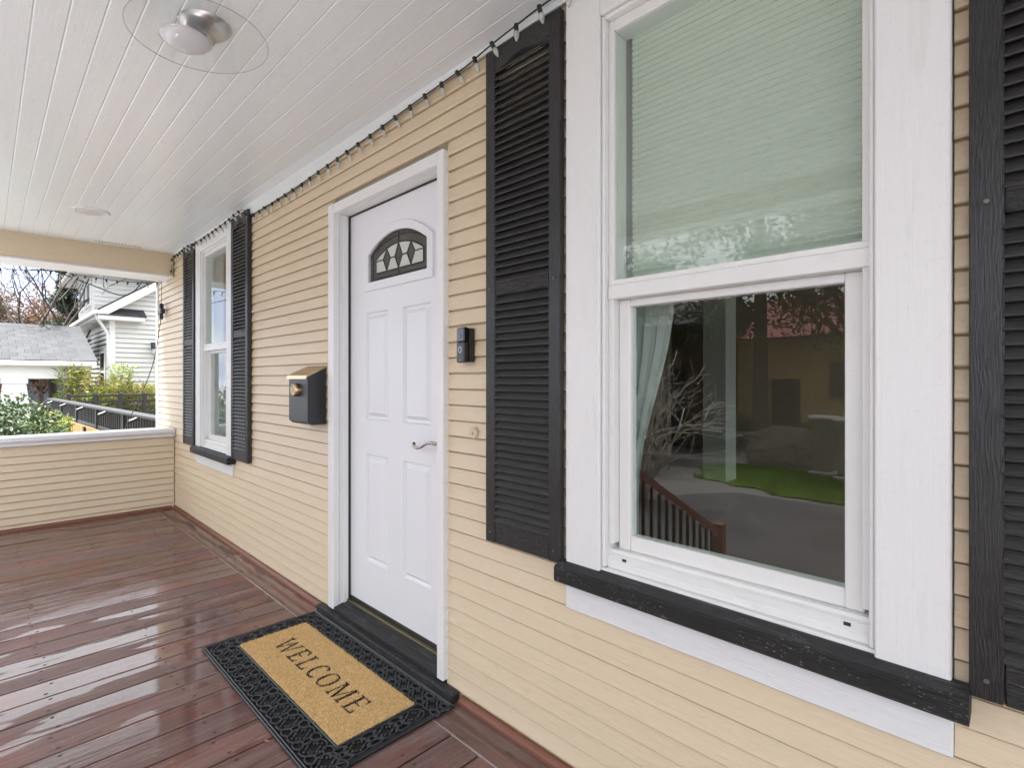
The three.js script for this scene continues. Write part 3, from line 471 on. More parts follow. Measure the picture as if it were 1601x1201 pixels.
{ // video doorbell on a wedge
  const d = tag(group('doorbell'), 'dark video doorbell with a ringed button beside the door', 'doorbell');
  d.position.set(-1.558, 1.412, 0.0155);
  mesh('wedge', prism([[-0.031, 0], [0.034, 0], [0.033, 0.026], [-0.030, 0.012]], 'y', -0.066, 0.064), M.plastic, d);
  const tilt = (g) => { g.rotateY(-0.21); g.translate(0, 0, 0.020); return g; };
  mesh('faceplate', tilt(cbox(-0.031, 0.031, -0.068, 0.012, 0.0, 0.022, 0.004)), M.plastic, d);
  mesh('camera_panel', tilt(cbox(-0.031, 0.031, 0.0125, 0.068, 0.0, 0.0215, 0.004)), M.plasticGloss, d);
  const t = new THREE.TorusGeometry(0.0115, 0.0016, 8, 32); t.translate(0, -0.018, 0.0225); mesh('button_ring', tilt(t), std({ color: lin(0.75, 0.77, 0.8), roughness: 0.3 }), d);
  const ln = new THREE.CylinderGeometry(0.007, 0.008, 0.003, 20); ln.rotateX(Math.PI / 2); ln.translate(0, 0.034, 0.022); mesh('lens', tilt(ln), std({ color: lin(0.06, 0.06, 0.07), roughness: 0.08 }), d);
  const tx = new TextGeometry('ring', { font, size: 0.0065, depth: 0.0005, curveSegments: 3 }); tx.computeBoundingBox(); tx.translate(-tx.boundingBox.max.x / 2, -0.060, 0.0222); mesh('lettering', tilt(tx), M.greyPrint, d);
}
{ // round cover plug on the siding
  const p = tag(group('wall_plug'), 'small round cream cover with a centre screw on the siding', 'cover');
  p.position.set(-1.525, 1.071, 0.0190);
  const g = new THREE.LatheGeometry([[0, 0.006], [0.020, 0.006], [0.0225, 0.004], [0.023, -0.008]].map((q) => new THREE.Vector2(...q)), 28); g.rotateX(Math.PI / 2); mesh('disc', g, M.siding, p);
  const s = new THREE.CylinderGeometry(0.003, 0.0034, 0.003, 10); s.rotateX(Math.PI / 2); s.translate(0, 0, 0.0065); mesh('screw', s, M.screw, p);
}
// ------------------------------------------------------------------ string lights
const bulbG = new THREE.LatheGeometry([[0.0001, -0.036], [0.004, -0.032], [0.0085, -0.022], [0.0105, -0.012], [0.0085, -0.002], [0.0065, 0.0]].map((p) => new THREE.Vector2(...p)), 8);
const sockG = new THREE.CylinderGeometry(0.0075, 0.0085, 0.024, 8); sockG.translate(0, 0.011, 0);
function stringLights(label, pts, step, sway) {
  const s = tag(group('string_lights'), label, 'string lights', 'strings of clear bulbs');
  const c = new THREE.CatmullRomCurve3(pts.map((p) => V(...p))), n = Math.round(c.getLength() / step);
  mesh('wire', new THREE.TubeGeometry(c, pts.length * 10, 0.0028, 6), M.wire, s);
  for (let k = 0; k < n; k++) {
    const p = c.getPointAt((k + 0.5) / n), rx = rr(-0.25, 0.35), rz = rr(-0.3, 0.3);
    for (const [nm, g, m] of [['socket', sockG, M.wire], ['bulb', bulbG, M.bulb]]) { const o = mesh(nm, g, m, s); o.position.set(p.x, p.y - 0.024, p.z + 0.004); o.rotation.set(rx + sway, 0, rz); }
  }
}
stringLights('string of clear bulbs strung along the top of the wall', [[0.25, 2.505, 0.036], [-0.9, 2.517, 0.036], [-1.10, 2.522, 0.048], [-1.25, 2.512, 0.050], [-1.43, 2.498, 0.048], [-1.55, 2.500, 0.030], [-1.7, 2.497, 0.028], [-1.95, 2.486, 0.028], [-2.3, 2.468, 0.028], [-2.75, 2.452, 0.028], [-3.2, 2.436, 0.028], [-3.6, 2.434, 0.028], [-3.9, 2.444, 0.030], [-3.99, 2.492, 0.048], [-4.15, 2.498, 0.050], [-4.3, 2.492, 0.046], [-4.8, 2.486, 0.038], [-5.25, 2.488, 0.040], [-5.45, 2.494, 0.050], [-5.62, 2.490, 0.048], [-5.85, 2.492, 0.030], [-6.04, 2.488, 0.034], [-6.06, 2.40, 0.036], [-6.07, 2.31, 0.04]], 0.112, 0.3);
stringLights('string of clear bulbs hanging under the porch end beam', [[-6.40, 2.292, 0.05], [-6.44, 2.275, 0.16], [-6.45, 2.262, 0.4], [-6.46, 2.275, 0.65], [-6.46, 2.285, 0.9], [-6.46, 2.262, 1.2], [-6.46, 2.29, 1.7]], 0.085, 0);
{
  const b = tag(group('loose_cable'), 'thin dark cable drooping in a slack loop under the porch end beam', 'cable');
  mesh('cable', tube([[-6.49, 2.285, 1.05], [-6.50, 2.298, 0.93], [-6.50, 2.285, 0.85], [-6.52, 2.20, 0.60], [-6.54, 2.13, 0.36], [-6.53, 2.17, 0.28], [-6.50, 2.29, 0.20]], 0.005, 40), M.wire, b);
  const o = tag(group('outlet_splitter'), 'black three-way plug splitter with a cable hanging at the wall corner', 'plug');
  o.position.set(-6.42, 1.985, 0.05); o.scale.set(1.7, 1.5, 1.2);
  mesh('body', cbox(-0.045, 0.045, -0.018, 0.018, -0.015, 0.02, 0.006), M.plastic, o); mesh('socket_end', cbox(-0.016, 0.016, 0.0185, 0.055, -0.013, 0.018, 0.005), M.plastic, o);
  mesh('plug_end', cbox(-0.013, 0.013, -0.055, -0.0185, -0.011, 0.016, 0.005), M.plastic, o);
  mesh('upper_wire', tube([[0, 0.054, 0.002], [0.004, 0.15, 0.0], [0.0, 0.20, 0.0]], 0.0022, 12), M.wire, o);
  mesh('cable', tube([[0, -0.05, 0.004], [-0.004, -0.15, 0.02], [-0.02, -0.34, 0.05], [-0.05, -0.57, 0.13], [-0.08, -0.83, 0.25], [-0.09, -1.0, 0.28]], 0.0032, 40), M.wire, o);
}
// ------------------------------------------------------------------ ceiling fixtures
{
  const f = tag(group('ceiling_light'), 'unlit ceiling light with a clear glass disc and small frosted bowl', 'ceiling light');
  f.position.set(-2.063, CY, 0.80);
  const can = new THREE.LatheGeometry([[0.0001, -0.034], [0.03, -0.033], [0.060, -0.026], [0.076, -0.012], [0.082, 0.0]].map((p) => new THREE.Vector2(...p)), 40); mesh('canopy', can, M.chrome, f);
  const d = new THREE.CircleGeometry(0.2165, 64); d.rotateX(Math.PI / 2); const disc = mesh('glass_disc', d, M.clear, f); disc.position.set(-0.002, -0.052, 0.018); disc.rotation.set(0.04, 0, 0.03);
  const rim = new THREE.TorusGeometry(0.217, 0.0010, 6, 72); rim.rotateX(Math.PI / 2); const rm = mesh('disc_rim', rim, M.greyPrint, f); rm.position.copy(disc.position); rm.rotation.copy(disc.rotation);
  const bo = new THREE.LatheGeometry([[0.0001, -0.034], [0.025, -0.032], [0.048, -0.024], [0.068, -0.011], [0.078, 0.0], [0.075, 0.002], [0.0001, 0.004]].map((p) => new THREE.Vector2(...p)), 44);
  const bw = mesh('bowl', bo, M.frost, f); bw.position.set(0.0, -0.080, 0.062);
  const br = new THREE.TorusGeometry(0.079, 0.0018, 6, 56); br.rotateX(Math.PI / 2); const b2 = mesh('bowl_rim', br, M.chrome, f); b2.position.set(0.0, -0.079, 0.062);
  mesh('stem', bar([0, -0.03, 0], [0.0, -0.078, 0.03], 0.005), M.chrome, f);
  for (let k = 0; k < 3; k++) { const a = k * 2.094 + 0.7; mesh('clip', bar([0.074 * Math.cos(a), -0.078, 0.062 + 0.074 * Math.sin(a)], [0.082 * Math.cos(a), -0.053, 0.05 + 0.082 * Math.sin(a)], 0.0035), M.chrome, f); }
  const g = tag(group('flush_light'), 'small round white flush light in the porch ceiling', 'ceiling light');
  g.position.set(-4.96, CY, 0.79);
  const tr = new THREE.LatheGeometry([[0.092, -0.004], [0.098, -0.009], [0.108, -0.009], [0.116, -0.003], [0.118, 0.0]].map((p) => new THREE.Vector2(...p)), 44); mesh('trim_ring', tr, M.whiteFresh, g);
  const ln = new THREE.LatheGeometry([[0.0001, -0.004], [0.04, -0.0065], [0.07, -0.003], [0.0925, -0.0042]].map((p) => new THREE.Vector2(...p)), 44); mesh('lens', ln, M.frost, g);
}
// ------------------------------------------------------------------ door mat
{
  const m = tag(group('door_mat'), 'coir welcome mat with a black rubber lattice border', 'door mat');
  const W = 1.19, D = 0.562, cx = -2.183, cz = 0.345; m.position.set(cx, 0.001, cz); m.rotation.y = 0.004;
  const IW = 0.965, ID = 0.316, iz = -0.012;                             // coir field
  mesh('lattice_shade_sheet', cbox(-W / 2, W / 2, 0.0005, 0.0045, -D / 2, D / 2, 0.001), M.latticeShade, m);  // dark sheet standing in for the shade seen through the lattice
  const rails = [], rail = (x0, x1, z0, z1, h) => rails.push(cbox(x0, x1, 0.0046, h, z0, z1, 0.0025));
  for (const [o, h, w] of [[0, 0.010, 0.0075], [0.010, 0.0115, 0.006]]) { const a = W / 2 - o, b = D / 2 - o; rail(-a, a, -b, -b + w, h); rail(-a, a, b - w, b, h); rail(-a, -a + w, -b + w, b - w, h); rail(a - w, a, -b + w, b - w, h); }
  { const a = IW / 2 + 0.010, b = ID / 2 + 0.010, w = 0.0085; rail(-a, a, iz - b, iz - b + w, 0.0125); rail(-a, a, iz + b - w, iz + b, 0.0125); rail(-a, -a + w, iz - b + w, iz + b - w, 0.0125); rail(a - w, a, iz - b + w, iz + b - w, 0.0125); }
  kind(mesh('rubber_rails', merge(rails), M.rubber, m), 'stuff');
  // lattice: bead rosettes in diamonds with interlaced loops between them
  const lat = [], ring = (x, z, rx, rz, t = 0.0028) => { const g = new THREE.TorusGeometry(1, t / Math.min(rx, rz), 5, 14); g.rotateX(Math.PI / 2); g.scale(rx, t * 1.2 / (t / Math.min(rx, rz)), rz); g.translate(x, 0.0095, z); lat.push(g); };
  const bead = (x, z, r = 0.0048) => { const g = new THREE.SphereGeometry(r, 8, 5); g.translate(x, 0.0085, z); lat.push(g); };
  const band = (x0, x1, z0, z1, along) => {
    const len = along === 'x' ? x1 - x0 : z1 - z0, wid = along === 'x' ? z1 - z0 : x1 - x0, n = Math.round(len / 0.1), p = len / n;
    const at = (s, t) => along === 'x' ? [x0 + s, z0 + wid / 2 + t] : [x0 + wid / 2 + t, z0 + s];
    for (let k = 0; k < n; k++) {
      const s = (k + 0.5) * p, h = wid / 2, R = (u, v, ru, rv, t) => { const [x, z] = at(u, v); along === 'x' ? ring(x, z, ru, rv, t) : ring(x, z, rv, ru, t); };
      for (let q = 0; q < 12; q++) { const a = q * Math.PI / 6, d = 1 / (Math.abs(Math.cos(a)) + Math.abs(Math.sin(a))); bead(...at(s + Math.cos(a) * d * p * 0.31, Math.sin(a) * d * h * 0.62), 0.0056); }
      for (const e of [-1, 1]) R(s + p / 2, e * h * 0.60, p * 0.25, h * 0.34, 0.0034);
      R(s + p / 2, 0, p * 0.17, h * 0.30, 0.0034); R(s, 0, p * 0.42, h * 0.90, 0.003);
    }
  };
  const a = W / 2 - 0.018, b = D / 2 - 0.018, ia = IW / 2 + 0.012, ib = ID / 2 + 0.012;
  band(-a, a, -b, iz - ib, 'x'); band(-a, a, iz + ib, b, 'x'); band(-a, -ia, iz - ib, iz + ib, 'z'); band(ia, a, iz - ib, iz + ib, 'z');
  kind(mesh('rubber_lattice', merge(lat), M.rubber, m), 'stuff');
  // coir field with printed lettering
  const cw = 1024, ch = 336, cv = document.createElement('canvas'); cv.width = cw; cv.height = ch; const q = cv.getContext('2d');
  q.fillStyle = '#e9c58c'; q.fillRect(0, 0, cw, ch); q.fillStyle = '#17130f'; q.textBaseline = 'alphabetic';
  const X = (x) => (x - (cx - IW / 2)) / IW * cw, Z = (z) => (z - (cz + iz - ID / 2)) / ID * ch, lx0 = X(-2.557), lx1 = X(-1.815), lz0 = Z(0.287), lz1 = Z(0.383);
  q.font = '140px serif'; const gap = 10; const tw = [...'WELCOME'].reduce((t, c) => t + q.measureText(c).width + gap, -gap), capH = q.measureText('E').actualBoundingBoxAscent || 95;
  q.save(); q.translate(lx0, lz1); q.scale((lx1 - lx0) / tw, (lz1 - lz0) / capH); let px = 0; for (const c of 'WELCOME') { q.fillText(c, px, 0); px += q.measureText(c).width + gap; } q.restore();
  const img = q.getImageData(0, 0, cw, ch), pd = img.data;
  const ink = (u, v) => pd[(clamp(Math.floor(v * ch), 0, ch - 1) * cw + clamp(Math.floor(u * cw), 0, cw - 1)) * 4] < 110;
  for (let j = 0; j < ch; j++) for (let i = 0; i < cw; i++) { const o = (j * cw + i) * 4, k = 0.72 + 0.5 * fbm(i / cw, j / ch, 256, 84, 3, 111); for (let e = 0; e < 3; e++) pd[o + e] = clamp(pd[o + e] * k, 0, 255); }
  q.putImageData(img, 0, 0);
  const ct = new THREE.CanvasTexture(cv); ct.colorSpace = THREE.SRGBColorSpace;
  const fg = new THREE.BoxGeometry(IW, 0.011, ID, 1, 1, 1); fg.translate(0, 0.0101, iz);
  mesh('coir_field', fg, std({ map: ct, bumpMap: scaled(tFine, 0.3, 0.12), bumpScale: 0.002, roughness: 0.95 }), m);
  const N = 26000, fb = new THREE.ConeGeometry(0.0011, 0.013, 3, 1); fb.translate(0, 0.004, 0);
  const im = new THREE.InstancedMesh(fb, std({ color: lin(1, 1, 1), roughness: 0.9 }), N), mt = new THREE.Matrix4(), qn = new THREE.Quaternion(), eu = new THREE.Euler(), col = new THREE.Color();
  for (let k = 0; k < N; k++) {
    const u = rnd(), v = rnd(); eu.set(rr(-1.15, 1.15), rr(0, 6.28), rr(-1.15, 1.15)); qn.setFromEuler(eu);
    mt.compose(V((u - 0.5) * (IW + 0.004), 0.0145, iz + (v - 0.5) * (ID + 0.004)), qn, V(1, rr(0.6, 1.2), 1)); im.setMatrixAt(k, mt);
    const t = rr(0.6, 1.15); ink(u, v) ? col.setRGB(0.014 * t, 0.011 * t, 0.008 * t) : col.setRGB(0.95 * t, 0.68 * t, 0.34 * t); im.setColorAt(k, col);
  }
  im.name = 'coir_fibres'; im.castShadow = im.receiveShadow = true; kind(im, 'stuff'); m.add(im);
}
// fallen leaves and dirt on the boards
{
  const lf = (x, z, s, a, lab) => { const sh = new THREE.Shape(); sh.moveTo(0, 0); sh.quadraticCurveTo(0.4 * s, 0.3 * s, s, 0); sh.quadraticCurveTo(0.4 * s, -0.3 * s, 0, 0); const g = new THREE.ShapeGeometry(sh, 5); g.rotateX(-Math.PI / 2); const p = g.attributes.position; for (let k = 0; k < p.count; k++) p.setY(k, 0.004 + 0.25 * s * Math.pow(p.getX(k) / s - 0.4, 2)); g.computeVertexNormals(); const o = tag(mesh('dry_leaf', g, M.dryLeaf), lab, 'leaf'); o.position.set(x, 0.001, z); o.rotation.y = a; };
  lf(-1.92, 0.655, 0.03, 0.4, 'small curled orange leaf lying beside the door mat');
  const g = []; for (let k = 0; k < 260; k++) { const s = new THREE.TetrahedronGeometry(rr(0.0008, 0.0022)); const near = k < 160; const x = near ? -2.35 + (rnd() + rnd() - 1) * 0.35 : rr(-4, -0.8), z = near ? 0.655 + (rnd() + rnd() - 1) * 0.06 : rr(0.05, 1.6); s.translate(x, 0.0016, z); if (!(x > -2.79 && x < -1.58 && z > 0.06 && z < 0.63)) g.push(s); }
  kind(mesh('crumbs_of_dirt', merge(g), std({ color: lin(0.30, 0.16, 0.09), roughness: 0.9 })), 'stuff').userData.label = 'crumbs of reddish dirt scattered on the porch boards';
}

// ------------------------------------------------------------------ plants
function leafCloud(n, place, size, aspect = 0.5, spread = 0.5) {
  const pos = new Float32Array(n * 18), col = new Float32Array(n * 18), q = new THREE.Quaternion(), e = new THREE.Euler(), c = V(0, 0, 0);
  for (let k = 0; k < n; k++) {
    const p = place(k), s = size * rr(0.6, 1.35); e.set(rr(0, 6.28), rr(0, 6.28), rr(0, 6.28)); q.setFromEuler(e);
    const P = [[0, 0, 0], [0.5, 0.1, aspect * 0.5], [1, 0, 0], [0, 0, 0], [1, 0, 0], [0.5, 0.1, -aspect * 0.5]], t = 1 - spread / 2 + spread * rnd(), h = rr(-0.1, 0.1);
    P.forEach((v, i) => { c.set(v[0] * s, v[1] * s, v[2] * s).applyQuaternion(q); pos.set([p[0] + c.x, p[1] + c.y, p[2] + c.z], k * 18 + i * 3); col.set([t * (1 + h), t, t * (1 - h)], k * 18 + i * 3); });
  }
  const g = new THREE.BufferGeometry(); g.setAttribute('position', new THREE.BufferAttribute(pos, 3)); g.setAttribute('color', new THREE.BufferAttribute(col, 3)); g.computeVertexNormals(); return g;
}
function branches(base, dir, len, r, depth, out, tips, droop = 0) {
  const d = V(...dir).normalize(), mid = [base[0] + d.x * len * 0.5 + rr(-0.06, 0.06) * len, base[1] + d.y * len * 0.5, base[2] + d.z * len * 0.5 + rr(-0.06, 0.06) * len], end = [base[0] + d.x * len, base[1] + d.y * len - droop * len * 0.2, base[2] + d.z * len];
  out.push(bar(base, mid, r, r * 0.85, 5), bar(mid, end, r * 0.85, r * 0.62, 5)); tips.push(end, mid);
  if (depth <= 0) return;
  const k = depth > 2 ? 3 : 2 + Math.floor(rnd() * 2);
  for (let i = 0; i < k; i++) branches(i ? mid.map((m, j) => lerp(m, end[j], rnd())) : end, [d.x + rr(-0.8, 0.8), d.y + rr(-0.35, 0.55) - droop * 0.3, d.z + rr(-0.8, 0.8)], len * rr(0.6, 0.8), r * (i ? 0.5 : 0.62), depth - 1, out, tips, droop);
}
function tree(name, label, base, h, crown, mat, bark, leaves, size, opt = {}) {
  const t = tag(group(name), label, 'tree', opt.group); t.position.set(...base);
  const out = [], tips = []; const tr = h * (opt.trunk ?? 0.4), r = opt.r ?? h * 0.022;
  mesh('trunk', merge([bar([0, 0, 0], [0.02 * h, tr * 0.5, 0], r * 1.25, r, 8), bar([0.02 * h, tr * 0.5, 0], [0, tr, 0.01 * h], r, r * 0.75, 8)]), bark, t);
  for (let k = 0; k < (opt.limbs ?? 5); k++) { const a = k * 2.4 + rnd(); branches([0, tr * rr(0.8, 1), 0.01 * h], [Math.cos(a) * (opt.open ?? 0.7), 1, Math.sin(a) * (opt.open ?? 0.7)], h * (opt.limb ?? 0.22), r * 0.5, opt.depth ?? 3, out, tips, opt.droop ?? 0); }
  mesh('limbs', merge(out), bark, t);
  if (leaves) mesh('crown', leafCloud(leaves, (k) => { const p = tips[Math.floor(rnd() * tips.length)], s = crown; return [p[0] + (rnd() + rnd() - 1) * s, p[1] + (rnd() + rnd() - 1) * s, p[2] + (rnd() + rnd() - 1) * s]; }, size), mat, t);
  return t;
}
function conifer(label, base, h, rad, mat, n, opt = {}) {
  const t = tag(group('conifer_tree'), label, 'tree', opt.group); t.position.set(...base);
  mesh('trunk', bar([0, 0, 0], [0, h * 0.97, 0], opt.r ?? h * 0.018, 0.03, 8), M.barkBrown, t);
  const lim = [], tips = [];
  for (let k = 0; k < (opt.limbs ?? 60); k++) { const f = Math.pow(rnd(), 0.8), y = lerp(h * (opt.low ?? 0.22), h * 0.98, f), l = rad * (1 - f * 0.9) * rr(0.6, 1.1), a = rr(0, 6.28), e = [Math.cos(a) * l, y - l * 0.22, Math.sin(a) * l]; lim.push(bar([0, y, 0], e, 0.03, 0.008, 4)); tips.push([y, e]); }
  mesh('limbs', merge(lim), M.barkBrown, t);
  mesh('crown', leafCloud(n, () => { const [y, e] = tips[Math.floor(rnd() * tips.length)], f = Math.sqrt(rnd()), s = 0.10 * rad + 0.12; return [e[0] * f + rr(-s, s), lerp(y, e[1], f) + rr(-s, s * 0.5) , e[2] * f + rr(-s, s)]; }, opt.size ?? 0.16, 0.35), mat, t);
  return t;
}
// trees and shrubs past the porch end
tree('bare_tree', 'bare branching tree beside the white house', [-27, GY, -0.55], 9.5, 0, null, M.barkGrey, 0, 0, { trunk: 0.3, limbs: 6, limb: 0.24, depth: 4, r: 0.15, open: 0.8, group: 'trees past the porch end' });
tree('brown_tree', 'tall tree with russet foliage behind the grey shingled porch', [-34, GY, 0.75], 8.6, 0.9, M.leafBrown, M.barkBrown, 14000, 0.17, { group: 'trees past the porch end', limb: 0.2, trunk: 0.3 });
tree('brown_tree', 'low spreading russet tree between the tall russet tree and the bare tree', [-36, GY, -0.75], 5.6, 0.8, M.leafBrown, M.barkBrown, 10000, 0.16, { group: 'trees past the porch end', limb: 0.18, trunk: 0.3 });
conifer('dark evergreen rising behind the white house roof', [-31, GY, -1.35], 7.6, 1.3, M.leafDark, 9000, { group: 'trees past the porch end', size: 0.2, low: 0.3 });
{ // camellia
  const b = tag(group('camellia_bush'), 'green flowering bush dotted with pink blooms behind the low wall', 'bush');
  const c = onX(30, 655, -9.6); b.position.set(c[0], GY, c[2] + 0.28);
  const out = [], tips = []; for (let k = 0; k < 7; k++) branches([0, 0, 0], [rr(-0.5, 0.5), 1, rr(-0.5, 0.5)], 0.75, 0.02, 2, out, tips); mesh('stems', merge(out), M.barkBrown, b);
  const blob = () => { const a = rr(0, 6.28), y = rr(-1, 1), r = Math.pow(rnd(), 0.25), q = Math.sqrt(1 - y * y), bump = 0.86 + 0.22 * vnoise(a * 2, y * 3 + 5, 99, 99, 5); return [Math.cos(a) * q * r * 0.85 * bump, 1.12 + y * r * 1.0 * bump, Math.sin(a) * q * r * 0.85 * bump]; };
  mesh('foliage', leafCloud(9000, blob, 0.085, 0.5, 0.8), M.leafCamellia, b);
  const pet = []; for (let k = 0; k < 5; k++) { const s = new THREE.SphereGeometry(0.020, 6, 4); s.scale(1, 0.5, 1); s.translate(0.015 * Math.cos(k * 1.257), 0, 0.015 * Math.sin(k * 1.257)); pet.push(s); } const fgm = merge(pet);
  for (let k = 0; k < 90; k++) { const a = rr(0, 6.28), y = rr(-0.7, 1), q = Math.sqrt(1 - y * y); const f = mesh('bloom', fgm, M.pink, b); f.position.set(Math.cos(a) * q * 0.86, 1.12 + y * 1.0, Math.sin(a) * q * 0.86); f.rotation.set(rr(0, 6), rr(0, 6), 0); f.scale.setScalar(rr(0.5, 0.95)); }
}
{ // lime shrub against the deck, yellow bamboo behind the fence
  const b = tag(group('lime_shrub'), 'bright lime green shrub between the flowering bush and the cedar panels', 'shrub'); const c = onX(73, 655, -12.5); b.position.set(c[0], GY, c[2]);
  const out = [], tips = []; for (let k = 0; k < 6; k++) branches([0, 0, 0], [rr(-0.3, 0.3), 1, rr(-0.3, 0.3)], 0.7, 0.012, 1, out, tips); mesh('stems', merge(out), M.barkBrown, b);
  mesh('foliage', leafCloud(2600, () => { const a = rr(0, 6.28), r = Math.sqrt(rnd()) * 0.36; return [Math.cos(a) * r, rr(0.2, 1.75) * (1 - r * 0.3), Math.sin(a) * r]; }, 0.10, 0.3, 0.6), M.leafLime, b);
  for (let k = 0; k < 11; k++) {
    const p = tag(group('bamboo_clump'), k % 3 ? 'clump of yellow bamboo behind the black rail fence' : 'clump of lime green bamboo behind the black rail fence', 'bamboo', 'bamboo behind the fence'); const at = onX(112 + k * 13.5, 620, -20.4); p.position.set(at[0] + rr(-0.2, 0.2), GY, at[2]);
    const h = rr(1.9, 2.75), cs = []; for (let j = 0; j < 6; j++) cs.push(bar([rr(-0.12, 0.12), 0, rr(-0.12, 0.12)], [rr(-0.3, 0.3), h * rr(0.8, 1), rr(-0.3, 0.3)], 0.012, 0.005, 5));
    mesh('canes', merge(cs), M.leafYellow.clone(), p).material.vertexColors = false;
    mesh('leaves', leafCloud(520, () => { const y = rr(0.35, 1); return [rr(-0.3, 0.3), h * y, rr(-0.3, 0.3)]; }, 0.2, 0.16, 0.6), k % 3 ? M.leafYellow : M.leafLime, p);
  }
}
// ------------------------------------------------------------------ white house next door
{
  const NX = -22, P = (px, py) => onX(px, py, NX), h = tag(group('white_house'), 'white clapboard house with dark gable roof and an upper storey next door', 'house');
  const zf = P(175, 560)[2], ye = P(172, 500)[1], zr = P(150, 487), zr2 = P(250, 438), slope = (zr2[1] - zr[1]) / (zr[2] - zr2[2]);
  const zb = zf - 9, ridgeZ = zf - 4.5, yR = zr[1] + slope * (zr[2] - ridgeZ);
  const w = group('wall', h), e = 0.165;
  const yU = (z) => zr[1] + slope * (zr[2] - z) - 0.065; mesh('wall_core', prism([[zf - 0.05, GY], [zf - 0.05, yU(zf - 0.05)], [ridgeZ, yR - 0.065], [zb, yU(zf - 0.05)], [zb, GY]], 'x', NX - 10, NX - 0.04), M.nWhite, w);
  for (let y = GY + 0.4, n = 0; y < 6.4; y += e, n++) { const back = y > ye ? Math.max(zb, ridgeZ) : zb, front = Math.min(zf, zr[2] - (y + e + 0.01 + 0.065 - zr[1]) / slope); if (front > back + 0.3) mesh('siding_board', prism([[NX - 0.03, y + e + 0.01], [NX + 0.006, y], [NX + 0.03, y], [NX - 0.028, y + e + 0.01]].map(([a, b]) => [a, b]), 'z', Math.max(back, front - 5), front), M.nWhite, w);
    if (y < ye - 0.1) mesh('siding_board', prism([[zf - 0.03, y + e + 0.01], [zf + 0.006, y], [zf + 0.03, y], [zf - 0.028, y + e + 0.01]], 'x', NX - 10, NX - 0.02), M.nWhite, w); }
  mesh('corner_board', cbox(NX - 0.1, NX + 0.045, GY, ye - 0.02, zf - 0.1, zf + 0.045, 0.004), M.nTrim, w);
  const rf = group('roof', h), t = 0.16, zE = zr[2], yE = zr[1];
  mesh('roof_slope', prism([[zE, yE], [zE, yE + 0.05], [ridgeZ, yR + 0.05], [2 * ridgeZ - zE, yE + 0.05], [2 * ridgeZ - zE, yE], [ridgeZ, yR]], 'x', NX - 10.3, NX + 0.55), M.darkRoof, rf);
  mesh('rake_board', prism([[zE, yE - 0.30], [zE, yE - 0.01], [ridgeZ, yR - 0.01], [ridgeZ, yR - 0.30]], 'x', NX + 0.46, NX + 0.53), M.nTrim, rf);
  mesh('rake_soffit', prism([[zE, yE - 0.06], [zE, yE - 0.012], [ridgeZ, yR - 0.012], [ridgeZ, yR - 0.06]], 'x', NX + 0.032, NX + 0.459), M.nTrim, rf);
  mesh('soffit', prism([[zE - 0.02, yE - 0.2], [zE - 0.02, yE - 0.12], [zf - 0.2, yE - 0.10], [zf - 0.2, yE - 0.18]], 'x', NX - 10.3, NX + 0.45), M.nTrim, rf);
  mesh('gutter', cbox(NX - 10.3, NX + 0.5, yE - 0.13, yE - 0.005, zE + 0.005, zE + 0.12, 0.02), M.nTrim, rf);
  // eave return: small hipped pent across the gable foot
  const a = P(160, 500), b = P(222, 500);
  mesh('eave_return', prism([[NX + 0.03, a[1] - 0.02], [NX + 0.55, a[1] - 0.02], [NX + 0.55, a[1] + 0.11], [NX + 0.03, a[1] + 0.11]], 'z', b[2], zE), M.nTrim, rf);
  mesh('eave_return_roof', prism([[NX + 0.035, a[1] + 0.115], [NX + 0.60, a[1] + 0.115], [NX + 0.035, a[1] + 0.42]], 'z', b[2] - 0.05, zE + 0.02), M.shingle, rf);
  mesh('downpipe', tube([[NX + 0.3, yE - 0.1, zE + 0.03], [NX + 0.28, yE - 0.3, zE - 0.05], [NX + 0.1, yE - 0.75, zf + 0.12], [NX + 0.08, yE - 1.0, zf + 0.10], [NX + 0.08, GY, zf + 0.10]], 0.05, 40), M.nTrim, rf);
  const pn = P(238, 548); mesh('eave_return', cbox(NX + 0.03, NX + 0.5, pn[1] - 0.12, pn[1] + 0.05, pn[2] - 1.4, pn[2], 0.01), M.nTrim, rf); mesh('eave_return_roof', prism([[NX + 0.03, pn[1] + 0.055], [NX + 0.55, pn[1] + 0.055], [NX + 0.03, pn[1] + 0.28]], 'z', pn[2] - 1.4, pn[2] + 0.03), M.darkRoof, rf);
  // window on the front wall next to the corner
  const wn = group('window', h), xw = NX - 1.4;
  mesh('frame', cbox(xw - 0.55, xw + 0.55, 0.6, 2.35, zf + 0.02, zf + 0.075, 0.006), M.nTrim, wn); mesh('pane', cbox(xw - 0.42, xw + 0.42, 0.75, 1.5, zf + 0.04, zf + 0.082, 0.003), M.plasticGloss, wn); mesh('pane', cbox(xw - 0.42, xw + 0.42, 1.6, 2.2, zf + 0.04, zf + 0.082, 0.003), M.plasticGloss, wn);
  // upper storey
  const UX = NX - 2.6, u = (px, py) => onX(px, py, UX), uz = u(146, 450)[2], us = group('upper_storey', h), uy = u(146, 427)[1];
  mesh('wall', cbox(UX - 4.2, UX, ye, uy, uz - 6, uz, 0.01), M.nWhite, us);
  for (let y = ye + 0.1; y < uy - 0.1; y += e) mesh('siding_board', prism([[UX + 0.002, y + e + 0.01], [UX + 0.008, y], [UX + 0.03, y], [UX + 0.004, y + e + 0.01]], 'z', uz - 6, uz - 0.02), M.nWhite, us);
